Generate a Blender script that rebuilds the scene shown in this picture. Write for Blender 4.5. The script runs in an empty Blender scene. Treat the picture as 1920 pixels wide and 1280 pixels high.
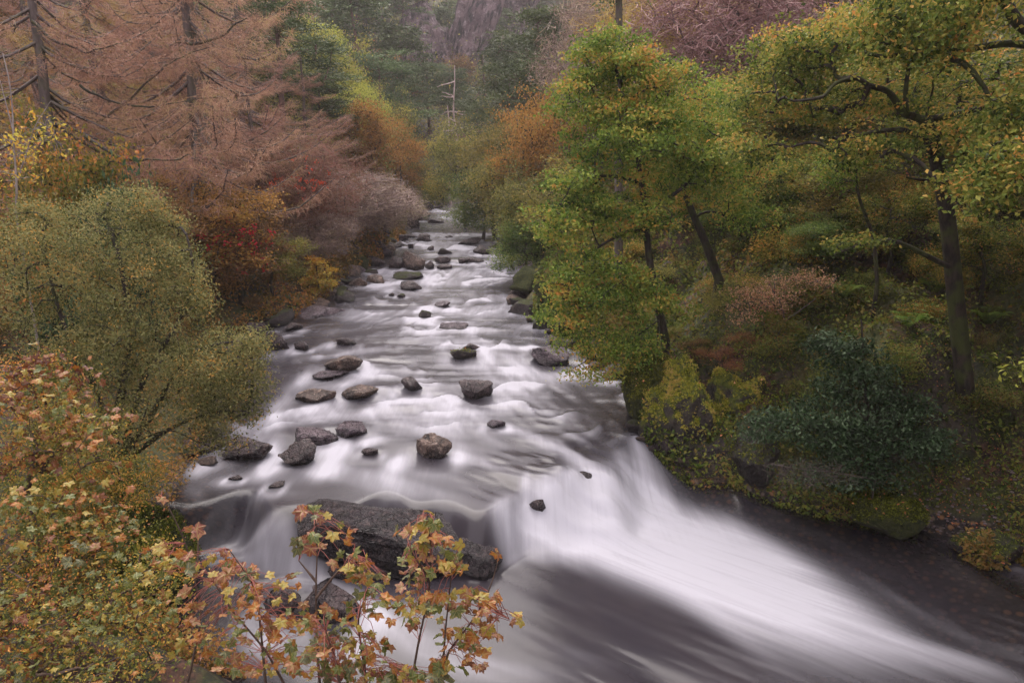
import bpy, math, random
import numpy as np
from mathutils import Vector, Matrix, Euler

# ------------------------------------------------------------------ camera
S = bpy.context.scene
COL = S.collection
CZ = 7.5                                   # eye height on the bridge, metres above the lower pool
FPX = 1280.0
PITCH = math.atan(310 / FPX)
cp_, sp_ = math.cos(PITCH), math.sin(PITCH)
cam = bpy.data.cameras.new('camera'); camo = bpy.data.objects.new('camera', cam); COL.objects.link(camo)
cam.sensor_width = 36; cam.lens = 24; cam.clip_end = 3000; cam.clip_start = 0.05
camo.location = (0, 0, CZ); camo.rotation_euler = (math.pi / 2 - PITCH, 0, 0)
S.camera = camo

# ------------------------------------------------------------------ sky, sun, exposure
SUN_EL, SUN_AZ = math.radians(58), math.radians(-20)
w = bpy.data.worlds.new('World'); S.world = w; w.use_nodes = True
nt = w.node_tree; nt.nodes.clear()
sky = nt.nodes.new('ShaderNodeTexSky'); sky.sky_type = 'NISHITA'; sky.sun_disc = False
sky.sun_elevation = SUN_EL; sky.sun_rotation = SUN_AZ; sky.dust_density = 4; sky.air_density = 1.0
mx = nt.nodes.new('ShaderNodeMixRGB'); mx.inputs[0].default_value = 0.8     # closed cloud cover over most of the blue
mx.inputs[2].default_value = (10.6, 9.6, 9.9, 1)
bg = nt.nodes.new('ShaderNodeBackground'); bg.inputs[1].default_value = 0.1
wo = nt.nodes.new('ShaderNodeOutputWorld')
nt.links.new(sky.outputs[0], mx.inputs[1]); nt.links.new(mx.outputs[0], bg.inputs[0]); nt.links.new(bg.outputs[0], wo.inputs[0])
sd = bpy.data.lights.new('sun', 'SUN'); sd.energy = 1.9; sd.angle = math.radians(55); sd.color = (1, .93, .87)
so = bpy.data.objects.new('sun', sd); COL.objects.link(so)
sdir = Vector((math.sin(SUN_AZ) * math.cos(SUN_EL), math.cos(SUN_AZ) * math.cos(SUN_EL), math.sin(SUN_EL)))
so.rotation_euler = sdir.to_track_quat('Z', 'Y').to_euler()
vs = S.view_settings; vs.view_transform = 'Standard'; vs.look = 'None'; vs.gamma = 1; vs.use_curve_mapping = False
vs.exposure = 1.1
cy = S.cycles; cy.max_bounces = 6; cy.diffuse_bounces = 3; cy.glossy_bounces = 2; cy.transmission_bounces = 3
cy.volume_bounces = 1; cy.transparent_max_bounces = 6; cy.use_denoising = True; cy.use_adaptive_sampling = True
cy.adaptive_threshold = 0.02; cy.sample_clamp_indirect = 3

rng = np.random.default_rng(7)
random.seed(7)

# ------------------------------------------------------------------ rays: pixel of the 1920x1280 photograph -> place
def ray(px, py):
    u = (px - 960) / FPX; v = (640 - py) / FPX
    return np.array([u, cp_ + v * sp_, -sp_ + v * cp_])
def pt(px, py, y):
    d = ray(px, py); return np.array([0, 0, CZ]) + d * (y / d[1])
def depth(P):
    return P[1] * cp_ - (P[2] - CZ) * sp_
def proj(P):
    P = np.asarray(P); d = P[..., 1] * cp_ - (P[..., 2] - CZ) * sp_
    up = P[..., 1] * sp_ + (P[..., 2] - CZ) * cp_
    return 960 + FPX * P[..., 0] / d, 640 - FPX * up / d, d

# ------------------------------------------------------------------ noise
def _h(i, j, k):
    n = (i * 374761393 + j * 668265263 + k * 2147483647 * 3 + 1442695041) & 0xffffffff
    n = ((n ^ (n >> 13)) * 1274126177) & 0xffffffff
    n = ((n ^ (n >> 15)) * 2246822519) & 0xffffffff
    return ((n ^ (n >> 16)) & 0xffffff) / float(0xffffff)
def noise(x, y, z=0.0):
    x, y, z = np.broadcast_arrays(np.asarray(x, float), np.asarray(y, float), np.asarray(z, float))
    i, j, k = np.floor(x).astype(np.int64), np.floor(y).astype(np.int64), np.floor(z).astype(np.int64)
    fx, fy, fz = x - i, y - j, z - k
    fx, fy, fz = [f * f * f * (f * (f * 6 - 15) + 10) for f in (fx, fy, fz)]
    r = 0
    for a in (0, 1):
        for b in (0, 1):
            for c in (0, 1):
                wgt = (fx if a else 1 - fx) * (fy if b else 1 - fy) * (fz if c else 1 - fz)
                r = r + wgt * _h(i + a, j + b, k + c)
    return r
def fbm(x, y, z=0.0, o=4):
    r = 0; a = .5; t = 0
    for q in range(o):
        r = r + a * noise(x, y, z); t += a; a *= .5
        x = np.asarray(x) * 2.03 + 17; y = np.asarray(y) * 2.03 + 5; z = np.asarray(z) * 2.03 + 9
    return r / t
def sst(a, b, x):
    t = np.clip((x - a) / (b - a), 0, 1); return t * t * (3 - 2 * t)

# ------------------------------------------------------------------ river plan
LY = [-60, -10, 6.6, 7.6, 8.6, 9.6, 11, 12.8, 13.9, 16.7, 21, 26, 27.5, 30, 33, 38, 43, 50, 55, 66, 80, 92, 105, 120, 135, 150, 165, 190, 700]
LX = [0.6, 0.6, 0.4, -0.9, -3.2, -5.2, -6.3, -6.9, -7.1, -7.8, -9.6, -10.8, -10.6, -9.4, -8.9, -9.4, -8.9, -8.6, -9.0, -9.3, -9.9, -8, -3, 6, 20, 40, 70, 200, 3000]
RY = [-60, -10, 6, 9.9, 10.9, 12.2, 13, 13.8, 14.7, 15.6, 16.4, 18.3, 20, 22, 26, 29, 32, 36, 41, 48, 55, 66, 80, 92, 105, 118, 130, 140, 150, 165, 700]
RX = [14, 12, 10.4, 9.6, 9.4, 9.1, 8.6, 7.3, 5.6, 3.7, 3.3, 3.3, 3.5, 3.3, 1.7, 1.0, .3, .6, 1.0, .5, -.4, -2, -3.6, -1, 6, 16, 30, 50, 80, 200, 3000]
LY, LX, RY, RX = map(np.array, (LY, LX, RY, RX))
def xl(y): return np.interp(y, LY, LX)
def xr(y): return np.interp(y, RY, RX)
CRX = [-12, -6.5, -4, -2, 0, 1.4, 3, 4.5, 10]
CRY = [12.6, 12.6, 12.4, 12.4, 12.6, 13.4, 15.0, 15.6, 15.6]
def zw0(x, y):
    """mean water level: lower pool, the fall, then rapids climbing upstream"""
    yc = np.interp(x, CRX, CRY)
    yc = yc + .35 * np.sin(np.asarray(x) * 1.9) + .2 * np.sin(np.asarray(x) * 4.3 + 1)
    wid = np.interp(x, [-3, 0, 2.5], [1.4, 1.4, 3.0])
    base = 0.85 * sst(0, 1, (np.asarray(y) - yc) / wid + .45)
    rise = np.clip(np.asarray(y) - 15, 0, 400) * 0.04
    return base + rise
def segdist(X, Y, PX, PY):
    best = np.full(X.shape, 1e9)
    for k in range(len(PX) - 1):
        ax, ay, bx, by = PX[k], PY[k], PX[k + 1], PY[k + 1]
        dx, dy = bx - ax, by - ay
        t = np.clip(((X - ax) * dx + (Y - ay) * dy) / (dx * dx + dy * dy), 0, 1)
        best = np.minimum(best, (X - ax - t * dx) ** 2 + (Y - ay - t * dy) ** 2)
    return np.sqrt(best)
BUMPS = [  # x, y, rx, ry, dz : outcrops, hollows and ledges of the banks
    (4.9, 17.0, 1.7, 1.7, -1.5), (7.4, 17.0, 1.6, 1.5, -.5), (9.8, 15.2, 1.6, 1.4, -.3),
    (9.2, 12.4, 1.0, 1.2, -.9), (10.4, 12.2, 1.2, 1.3, -1.0), (12.5, 15.5, 1.8, 2.2, -.6), (3.4, 30, 2, 3, .6)]
def hterr(x, y):
    x, y = np.broadcast_arrays(np.asarray(x, float), np.asarray(y, float))
    dL = segdist(x, y, LX, LY); dR = segdist(x, y, RX, RY)
    left = x < xl(y); right = x > xr(y)
    w0 = zw0(np.clip(x, -12, 10), y)
    inside = ~(left | right)
    dep = np.minimum(0.55, .09 + .28 * np.minimum(dL, dR))
    dep = dep + .12 * (fbm(x * .9, y * .9, 3) - .5)
    zi = w0 - dep
    n1 = fbm(x * .09, y * .09, 1, 5); n2 = fbm(x * .5, y * .5, 2, 4); n3 = fbm(x * 2.2, y * 2.2, 4, 3)
    # left bank
    bl = .45 + .8 * n2 * sst(14, 8, y) + .5 * n2
    sl = np.interp(y, [0, 10, 20, 60, 110, 200], [.38, .40, .42, .62, .72, .62])
    zl = w0 - .1 + bl * sst(0, 1.1, dL) + sl * np.clip(dL - .8, 0, 1e9) + (n1 - .5) * np.clip(dL * .55, 0, 26) + (n2 - .5) * np.clip(dL * .3, 0, 2.6) + (n3 - .5) * .28 * sst(0, 1, dL)
    # right bank: rock shelf then a steep slope
    br = np.interp(y, [0, 11, 13.2, 14.6, 15.6, 20, 26, 34, 60], [.3, .25, .3, .7, 1.9, 1.6, 1.1, .7, .6])
    sr = np.interp(y, [0, 12, 20, 60, 110, 200], [.50, .52, .50, .62, .66, .6])
    zr = w0 - .1 + br * sst(0, .9, dR) * (.7 + .6 * n2) + sr * np.clip(dR - .8, 0, 1e9) + (n1 - .5) * np.clip(dR * .5, 0, 26) + (n2 - .5) * np.clip(dR * .5, 0, 2.8) + (n3 - .5) * .34 * sst(0, 1, dR)
    for bx, by, rx, ry, dz in BUMPS:
        zr = zr + dz * np.exp(-((x - bx) / rx) ** 2 - ((y - by) / ry) ** 2) * sst(0, .8, dR)
    z = np.where(inside, zi, np.where(left, zl, zr))
    cap = 108 + 16 * n1
    z = np.where(z > cap - 25, cap - 25 + 25 * np.tanh((z - cap + 25) / 25), z)
    # the near bank under the bridge stays below the sill of the view
    lim = CZ - .9 - .86 * np.clip(y, 0, 20) + np.clip(np.abs(x) - 5, 0, 30) * .9 + np.clip(y - 8.2, 0, 50) * 3
    near = (y < 11) & ~inside
    z = np.where(near, np.minimum(z, np.maximum(lim, np.where(x < 3, .35, .1))), z)
    return z
def H(x, y): return float(hterr(np.array([x]), np.array([y]))[0])
def at_water(px, py):
    y = 15.0; d = ray(px, py)
    for _ in range(60):
        z = float(zw0((d[0] / d[1]) * y, y)); yn = (z - CZ) / d[2] * d[1]
        y = y + .5 * (yn - y)
    return np.array([d[0] / d[1] * y, y, float(zw0(d[0] / d[1] * y, y))])
def at_ground(px, py, y0=5, y1=300):
    d = ray(px, py); ys = np.geomspace(y0, y1, 900)
    X = d[0] / d[1] * ys; Z = CZ + d[2] / d[1] * ys
    h = np.maximum(hterr(X, ys), zw0(np.clip(X, -12, 10), ys) - .3)
    k = np.nonzero(h > Z)[0]
    k = k[0] if len(k) else len(ys) - 1
    return np.array([X[k], ys[k], h[k]])

# ------------------------------------------------------------------ materials
def newmat(name):
    m = bpy.data.materials.new(name); m.use_nodes = True; m.node_tree.nodes.clear()
    return m, m.node_tree
def nd(t, typ, **kw):
    n = t.nodes.new('ShaderNode' + typ)
    for k, v in kw.items(): setattr(n, k, v)
    return n
def ramp(t, stops, interp='LINEAR'):
    r = nd(t, 'ValToRGB'); r.color_ramp.interpolation = interp
    e = r.color_ramp.elements
    while len(e) < len(stops): e.new(.5)
    for q, (p, c) in enumerate(stops):
        e[q].position = p; e[q].color = (c[0], c[1], c[2], 1)
    return r
def mth(t, op, a=None, b=None, clamp=False):
    n = nd(t, 'Math', operation=op); n.use_clamp = clamp
    for q, v in enumerate((a, b)):
        if v is None: continue
        if isinstance(v, (int, float)): n.inputs[q].default_value = v
        else: t.links.new(v, n.inputs[q])
    return n.outputs[0]
def mixc(t, f, a, b):
    n = nd(t, 'MixRGB')
    for q, v in enumerate((f, a, b)):
        if isinstance(v, (int, float)): n.inputs[q].default_value = v
        elif isinstance(v, tuple): n.inputs[q].default_value = (*v, 1)
        else: t.links.new(v, n.inputs[q])
    return n.outputs[0]
def noi(t, vec, sc, det=4, rough=.55):
    n = nd(t, 'TexNoise'); n.inputs['Scale'].default_value = sc; n.inputs['Detail'].default_value = det; n.inputs['Roughness'].default_value = rough
    if vec is not None: t.links.new(vec, n.inputs['Vector'])
    return n.outputs[0]

GAIN = 1.6
def leafmat(name, cols, transl=.38, gloss=.05, clump=.5, cscale=.8, rough=.45):
    """leaf colours picked per leaf (attribute v) with drifts of colour from clump to clump"""
    m, t = newmat(name)
    at = nd(t, 'Attribute'); at.attribute_name = 'v'
    tc = nd(t, 'TexCoord'); oi = nd(t, 'ObjectInfo')
    off = nd(t, 'VectorMath', operation='ADD'); t.links.new(tc.outputs['Object'], off.inputs[0])
    sc = nd(t, 'VectorMath', operation='SCALE'); t.links.new(oi.outputs['Location'], sc.inputs[0]); sc.inputs['Scale'].default_value = 1.37
    t.links.new(sc.outputs[0], off.inputs[1])
    n = noi(t, off.outputs[0], cscale, 3)
    v = mth(t, 'ADD', at.outputs['Fac'], mth(t, 'MULTIPLY', mth(t, 'SUBTRACT', n, .5), clump * 2.2), clamp=True)
    cols = [tuple(min(.6, q * GAIN) for q in c) for c in cols]; k = len(cols); r = ramp(t, [(q / (k - 1), c) for q, c in enumerate(cols)]); t.links.new(v, r.inputs[0])
    hs = nd(t, 'HueSaturation'); t.links.new(r.outputs[0], hs.inputs['Color'])
    t.links.new(mth(t, 'ADD', mth(t, 'MULTIPLY', oi.outputs['Random'], .024), .488), hs.inputs['Hue'])
    t.links.new(mth(t, 'ADD', mth(t, 'MULTIPLY', oi.outputs['Random'], .4), .8), hs.inputs['Value'])
    p = nd(t, 'BsdfPrincipled'); p.inputs['Roughness'].default_value = rough; p.inputs['Specular IOR Level'].default_value = gloss * 2
    t.links.new(hs.outputs[0], p.inputs['Base Color'])
    tr = nd(t, 'BsdfTranslucent'); t.links.new(hs.outputs[0], tr.inputs[0])
    mxs = nd(t, 'MixShader'); mxs.inputs[0].default_value = transl
    t.links.new(p.outputs[0], mxs.inputs[1]); t.links.new(tr.outputs[0], mxs.inputs[2])
    o = nd(t, 'OutputMaterial'); t.links.new(mxs.outputs[0], o.inputs[0])
    return m

def barkmat(name, a, b, moss=0.0, scale=6):
    m, t = newmat(name); tc = nd(t, 'TexCoord')
    mp = nd(t, 'Mapping'); mp.inputs['Scale'].default_value = (1, 1, .25); t.links.new(tc.outputs['Object'], mp.inputs[0])
    n = noi(t, mp.outputs[0], scale, 6, .65); c = mixc(t, ramp_fac(t, n, .35, .65), a, b)
    if moss:
        n2 = noi(t, tc.outputs['Object'], 2.2, 4); c = mixc(t, mth(t, 'MULTIPLY', ramp_fac(t, n2, .45, .62), moss), c, (.055, .07, .012))
    p = nd(t, 'BsdfPrincipled'); p.inputs['Roughness'].default_value = .85; t.links.new(c, p.inputs['Base Color'])
    bp = nd(t, 'Bump'); bp.inputs['Strength'].default_value = .7; bp.inputs['Distance'].default_value = .06; t.links.new(n, bp.inputs['Height']); t.links.new(bp.outputs[0], p.inputs['Normal'])
    o = nd(t, 'OutputMaterial'); t.links.new(p.outputs[0], o.inputs[0]); return m
def ramp_fac(t, v, a, b):
    r = nd(t, 'MapRange'); r.interpolation_type = 'SMOOTHSTEP'
    r.inputs[1].default_value = a; r.inputs[2].default_value = b; t.links.new(v, r.inputs[0]); return r.outputs[0]

def rockmat(name, dark, mid, light, amt, rough, moss, mosscol=(.055, .060, .012), k=1.0):
    m, t = newmat(name); tc = nd(t, 'TexCoord'); oi = nd(t, 'ObjectInfo'); geo = nd(t, 'NewGeometry')
    off = nd(t, 'VectorMath', operation='ADD'); t.links.new(tc.outputs['Object'], off.inputs[0])
    sc = nd(t, 'VectorMath', operation='SCALE'); t.links.new(oi.outputs['Location'], sc.inputs[0]); sc.inputs['Scale'].default_value = .77; t.links.new(sc.outputs[0], off.inputs[1])
    vec = off.outputs[0]
    n1 = noi(t, vec, 2.6 * k, 8, .65); n2 = noi(t, vec, 9 * k, 6, .7); n3 = noi(t, vec, 34 * k, 4, .6)
    vo = nd(t, 'TexVoronoi'); vo.feature = 'DISTANCE_TO_EDGE'; vo.inputs['Scale'].default_value = 3.1 * k
    wv = nd(t, 'VectorMath', operation='ADD'); t.links.new(vec, wv.inputs[0])
    nn = nd(t, 'TexNoise'); nn.inputs['Scale'].default_value = 3; t.links.new(vec, nn.inputs['Vector'])
    s2 = nd(t, 'VectorMath', operation='SCALE'); s2.inputs['Scale'].default_value = .5; t.links.new(nn.outputs['Color'], s2.inputs[0]); t.links.new(s2.outputs[0], wv.inputs[1]); t.links.new(wv.outputs[0], vo.inputs['Vector'])
    crack = ramp_fac(t, vo.outputs['Distance'], .0, .035)
    if k < .5:      # tall cliffs: upright fractures instead of cracks
        mp = nd(t, 'Mapping'); mp.inputs['Scale'].default_value = (1, 1, .3); t.links.new(vec, mp.inputs[0]); crack = ramp_fac(t, noi(t, mp.outputs[0], 1.1, 8, .7), .40, .52)
    c = mixc(t, ramp_fac(t, n1, .38, .62), dark, mid)
    c = mixc(t, mth(t, 'MULTIPLY', ramp_fac(t, n2, .5, .68), amt), c, light)
    c = mixc(t, mth(t, 'MULTIPLY', ramp_fac(t, n3, .55, .7), amt * .5), c, light)
    c = mixc(t, crack, (.012, .010, .012), c)
    sx = nd(t, 'SeparateXYZ'); t.links.new(geo.outputs['Normal'], sx.inputs[0])
    rr = ramp_fac(t, n3, .3, .7)
    rgh = mth(t, 'ADD', mth(t, 'MULTIPLY', rr, .3), rough)
    if moss:
        mm = mth(t, 'ADD', mth(t, 'ADD', mth(t, 'MULTIPLY', sx.outputs['Z'], .5), n1), moss - 1.0)
        mf = ramp_fac(t, mm, .0, .16)
        mc = mixc(t, ramp_fac(t, n2, .35, .65), (mosscol[0] * .4, mosscol[1] * .5, mosscol[2] * .7), mosscol)
        c = mixc(t, mf, c, mc); rgh = mth(t, 'ADD', rgh, mth(t, 'MULTIPLY', mf, .5), clamp=True)
    gz = nd(t, 'SeparateXYZ'); t.links.new(tc.outputs['Generated'], gz.inputs[0]); wetb = ramp_fac(t, mth(t, 'ADD', gz.outputs['Z'], mth(t, 'MULTIPLY', n1, .25)), .80, .52) if k > .5 and moss < .9 else None
    if wetb is not None: c = mixc(t, mth(t, 'MULTIPLY', wetb, .72), c, (.010, .008, .009)); rgh = mth(t, 'SUBTRACT', rgh, mth(t, 'MULTIPLY', wetb, .12), clamp=True)
    p = nd(t, 'BsdfPrincipled'); t.links.new(c, p.inputs['Base Color']); t.links.new(rgh, p.inputs['Roughness'])
    hgt = mth(t, 'ADD', mth(t, 'ADD', mth(t, 'MULTIPLY', n2, .8), mth(t, 'MULTIPLY', n3, .35)), mth(t, 'MULTIPLY', crack, .25))
    bp = nd(t, 'Bump'); bp.inputs['Strength'].default_value = 1; bp.inputs['Distance'].default_value = .12 / k
    t.links.new(hgt, bp.inputs['Height']); t.links.new(bp.outputs[0], p.inputs['Normal'])
    o = nd(t, 'OutputMaterial'); t.links.new(p.outputs[0], o.inputs[0]); return m

M = {}
M['rock_wet'] = rockmat('rock_wet', (.020, .014, .018), (.075, .052, .055), (.24, .18, .17), .65, .16, 0)
M['rock_black'] = rockmat('rock_black', (.008, .006, .008), (.032, .024, .029), (.20, .14, .13), .4, .08, -.12, (.03, .034, .010))
M['rock_tan'] = rockmat('rock_tan', (.035, .022, .020), (.15, .095, .075), (.42, .32, .26), .85, .28, 0)
M['rock_purple'] = rockmat('rock_purple', (.05, .038, .05), (.13, .095, .11), (.28, .22, .25), .6, .16, 0)
M['rock_moss'] = rockmat('rock_moss', (.022, .016, .018), (.05, .036, .036), (.14, .10, .09), .5, .4, .22)
M['rock_mossy'] = rockmat('rock_mossy', (.02, .015, .014), (.045, .034, .028), (.12, .09, .07), .4, .5, .95)
M['moss_bright'] = rockmat('moss_bright', (.02, .015, .014), (.05, .04, .03), (.12, .09, .07), .4, .5, .38, (.12, .13, .016))
M['cliff'] = rockmat('cliff', (.09, .055, .065), (.19, .13, .14), (.40, .32, .34), .8, .6, .25, (.07, .07, .03), k=.12)
M['bark_dark'] = barkmat('bark_dark', (.012, .009, .008), (.045, .033, .027), .45, 9)
M['bark_moss'] = barkmat('bark_moss', (.012, .009, .007), (.048, .034, .026), .7, 9)
M['bark_grey'] = barkmat('bark_grey', (.05, .036, .034), (.12, .09, .085), .3)
M['bark_pale'] = barkmat('bark_pale', (.16, .13, .125), (.34, .29, .28), .1)
M['bark_pine'] = barkmat('bark_pine', (.07, .040, .034), (.17, .10, .08), 0)
M['bark_dead'] = barkmat('bark_dead', (.30, .22, .20), (.50, .40, .37), 0)

# ------------------------------------------------------------------ mesh helpers
def mesh_np(name, V, F, v=None, mat=None, smooth=False, attrs=None):
    V = np.asarray(V, np.float32).reshape(-1, 3); F = np.asarray(F, np.int32)
    me = bpy.data.meshes.new(name); k = F.shape[1]
    me.vertices.add(len(V)); me.vertices.foreach_set('co', V.ravel())
    me.loops.add(F.size); me.loops.foreach_set('vertex_index', F.ravel())
    me.polygons.add(len(F)); me.polygons.foreach_set('loop_start', np.arange(0, F.size, k, dtype=np.int32))
    me.polygons.foreach_set('use_smooth', np.full(len(F), smooth, dtype=bool))
    me.update(calc_edges=True)
    if v is not None:
        a = me.attributes.new('v', 'FLOAT', 'POINT'); a.data.foreach_set('value', np.asarray(v, np.float32).ravel())
    for nme, arr in (attrs or {}).items():
        a = me.attributes.new(nme, 'FLOAT', 'POINT'); a.data.foreach_set('value', np.asarray(arr, np.float32).ravel())
    if mat is not None: me.materials.append(mat)
    return me
def link(name, data, parent=None, loc=None, rot=None, scale=None):
    o = bpy.data.objects.new(name, data); COL.objects.link(o)
    if parent is not None: o.parent = parent
    if loc is not None: o.location = loc
    if rot is not None: o.rotation_euler = rot
    if scale is not None: o.scale = scale
    return o
def tag(o, label=None, cat=None, group=None, kind=None):
    if label: o['label'] = label
    if cat: o['category'] = cat
    if group: o['group'] = group
    if kind: o['kind'] = kind
    return o

def tube(paths, sides=6):
    """paths: list of (points k,3 ; radii k). returns V,F quads"""
    Vs, Fs, off = [], [], 0
    ang = np.linspace(0, 2 * math.pi, sides, endpoint=False); ca, sa = np.cos(ang), np.sin(ang)
    for P, R in paths:
        P = np.asarray(P, float); R = np.asarray(R, float); k = len(P)
        T = np.gradient(P, axis=0); T /= np.linalg.norm(T, axis=1, keepdims=True) + 1e-9
        ref = np.array([0, 0, 1.]) if abs(T[:, 2]).mean() < .8 else np.array([1., 0, 0])
        A = np.cross(T, ref); A /= np.linalg.norm(A, axis=1, keepdims=True) + 1e-9
        B = np.cross(T, A)
        ring = P[:, None] + R[:, None, None] * (A[:, None] * ca[None, :, None] + B[:, None] * sa[None, :, None])
        Vs.append(ring.reshape(-1, 3))
        i = np.arange(k - 1)[:, None] * sides; j = np.arange(sides)[None]; j2 = (j + 1) % sides
        f = np.stack([i + j, i + j2, i + sides + j2, i + sides + j], -1).reshape(-1, 4) + off
        Fs.append(f); off += k * sides
    return np.concatenate(Vs), np.concatenate(Fs)
def unit(a): return a / (np.linalg.norm(a, axis=-1, keepdims=True) + 1e-9)
def leaves(P, size, up=.5, aspect=.55, droop=0.0, r=None):
    """one folded-diamond quad per point"""
    r = r or rng; n = len(P)
    L = unit(r.normal(size=(n, 3)) + np.array([0, 0, -droop]))
    N = unit(r.normal(size=(n, 3)) * (1 - up) + np.array([0, 0, up]))
    W = unit(np.cross(N, L)); N = np.cross(L, W)
    s = np.broadcast_to(np.asarray(size, float), (n,))[:, None] * r.uniform(.65, 1.3, (n, 1))
    bend = N * s * .12
    q = np.stack([P - L * s * .5, P + W * s * aspect * .5 + bend, P + L * s * .5, P - W * s * aspect * .5 + bend], 1)
    return q.reshape(-1, 3), np.arange(4 * n, dtype=np.int32).reshape(-1, 4)
def slivers(P, D, length, width, r=None):
    """thin twigs / needles: one triangle each from P along D"""
    r = r or rng; n = len(P)
    W = unit(np.cross(D, r.normal(size=(n, 3)))) * (np.broadcast_to(np.asarray(width, float), (n,))[:, None] * .5)
    L = np.broadcast_to(np.asarray(length, float), (n,))[:, None]
    q = np.stack([P - W, P + W, P + D * L], 1)
    return q.reshape(-1, 3), np.arange(3 * n, dtype=np.int32).reshape(-1, 3)
def tri2quadjoin(parts):
    """join quad sets and triangle sets as triangles"""
    Vs, Fs, vs_, off = [], [], [], 0
    for V, F, v in parts:
        if F.shape[1] == 4: F = np.concatenate([F[:, [0, 1, 2]], F[:, [0, 2, 3]]])
        Vs.append(V); Fs.append(F + off); vs_.append(v); off += len(V)
    return np.concatenate(Vs), np.concatenate(Fs), np.concatenate(vs_)

# ------------------------------------------------------------------ tree generator
def wiggle(P, amp, r):
    k = len(P); n = r.normal(size=(k, 3)) * amp; n[0] = 0
    n = (n + np.roll(n, 1, 0) + np.roll(n, -1, 0)) / 2; n[0] = 0
    return P + n
def resample(P, k):
    P = np.asarray(P, float); d = np.r_[0, np.cumsum(np.linalg.norm(np.diff(P, axis=0), axis=1))]
    t = np.linspace(0, d[-1], k)
    return np.stack([np.interp(t, d, P[:, q]) for q in range(3)], 1)
def sample_ells(ells, n, r, surf=.45):
    """ells: (center3, radii3, weight)"""
    wts = np.array([e[2] for e in ells], float); wts /= wts.sum(); out = []
    for (c, rad, _), m in zip(ells, r.multinomial(n, wts)):
        d = unit(r.normal(size=(m, 3))); q = r.uniform(0, 1, (m, 1)) ** surf
        out.append(np.asarray(c) + d * q * np.asarray(rad))
    return np.concatenate(out)
def connect(trunks, C, r, tip=.012, arch=.12, curl=.08, trunk_from=.3, kmid=4, power=.48):
    """grow a branch from the nearest wood to every clump centre; returns branch paths (points, radii)"""
    nodes, owner = [], []
    for q, (P, R) in enumerate(trunks):
        k0 = int(len(P) * (trunk_from if q == 0 else .15))
        for p in P[k0:]: nodes.append(p); owner.append(-1)
    nodes = np.array(nodes); owner = np.array(owner)
    d0 = np.array([np.min(np.linalg.norm(nodes - c, axis=1)) for c in C]); order = np.argsort(d0)
    paths, par = [], []
    for idx in order:
        c = C[idx]; dv = c - nodes; dist = np.linalg.norm(dv, axis=1)
        cost = dist * (1 + .55 * np.clip(-dv[:, 2] / (dist + 1e-6), 0, 1))
        j = int(np.argmin(cost)); a = nodes[j]; L = dist[j]
        if L < 1e-3: continue
        t = np.linspace(0, 1, kmid + 1)[:, None]
        P = a + (c - a) * t; P[:, 2] += arch * L * np.sin(np.pi * t[:, 0]) * (1 if r.random() < .75 else -.6)
        P = wiggle(P, curl * L / kmid * 1.6, r); P[-1] = c
        paths.append(P); par.append(owner[j])
        nodes = np.concatenate([nodes, P[1:]]); owner = np.concatenate([owner, np.full(kmid, len(paths) - 1)])
    cnt = np.ones(len(paths))
    for q in range(len(paths) - 1, -1, -1):
        if par[q] >= 0: cnt[par[q]] += cnt[q]
    out = []
    for P, c in zip(paths, cnt):
        r0 = tip * c ** power
        out.append((P, np.linspace(r0, max(tip * .6, r0 * .45 if c > 2 else tip * .6), len(P))))
    return out
def foliage(C, per, pad, size, r, up=.5, aspect=.55, droop=0, flat=.6, cv=.5):
    n = len(C) * per
    ci = np.repeat(np.arange(len(C)), per)
    off = r.normal(size=(n, 3)) * np.array([pad, pad, pad * flat])
    P = C[ci] + off
    base = r.uniform(0, 1, len(C))[ci]
    v = base * cv + r.uniform(0, 1, n) * (1 - cv)
    V, F = leaves(P, size, up, aspect, droop, r)
    return V, F, np.repeat(v, 4)
def twigs(C, per, pad, length, width, r, droop=.3):
    n = len(C) * per; ci = np.repeat(np.arange(len(C)), per)
    D = unit(r.normal(size=(n, 3)) + np.array([0, 0, -droop]))
    P = C[ci] + r.normal(size=(n, 3)) * pad * .5
    V, F = slivers(P, D, r.uniform(.5, 1.2, n) * length, width, r)
    return V, F, np.repeat(r.uniform(0, 1, n), 3)

def assemble(name, label, cat, group, loc, trunks, branches, crownparts, bark, leaf, limb_named=True, twigmat=None, tw=None, sides=8):
    """everything relative to loc; trunks[0] is the stem, the others are limbs"""
    root = tag(link(name, None, loc=loc), label, cat, group)
    if trunks:
        V, F = tube([trunks[0]], sides + 2); link('trunk', mesh_np('trunk', V, F, mat=bark, smooth=True), root)
        for t_ in trunks[1:]:
            V, F = tube([t_], sides); link('limb', mesh_np('limb', V, F, mat=bark, smooth=True), root)
    if branches:
        V, F = tube(branches, 4); tag(link('branches', mesh_np('branches', V, F, mat=twigmat or bark, smooth=True), root), kind='stuff')
    if tw is not None:
        tag(link('twigs', mesh_np('twigs', tw[0], tw[1], tw[2], mat=twigmat or bark), root), kind='stuff')
    if crownparts:
        V, F, v = tri2quadjoin(crownparts); link('crown', mesh_np('crown', V, F, v, mat=leaf), root)
    return root

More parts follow.
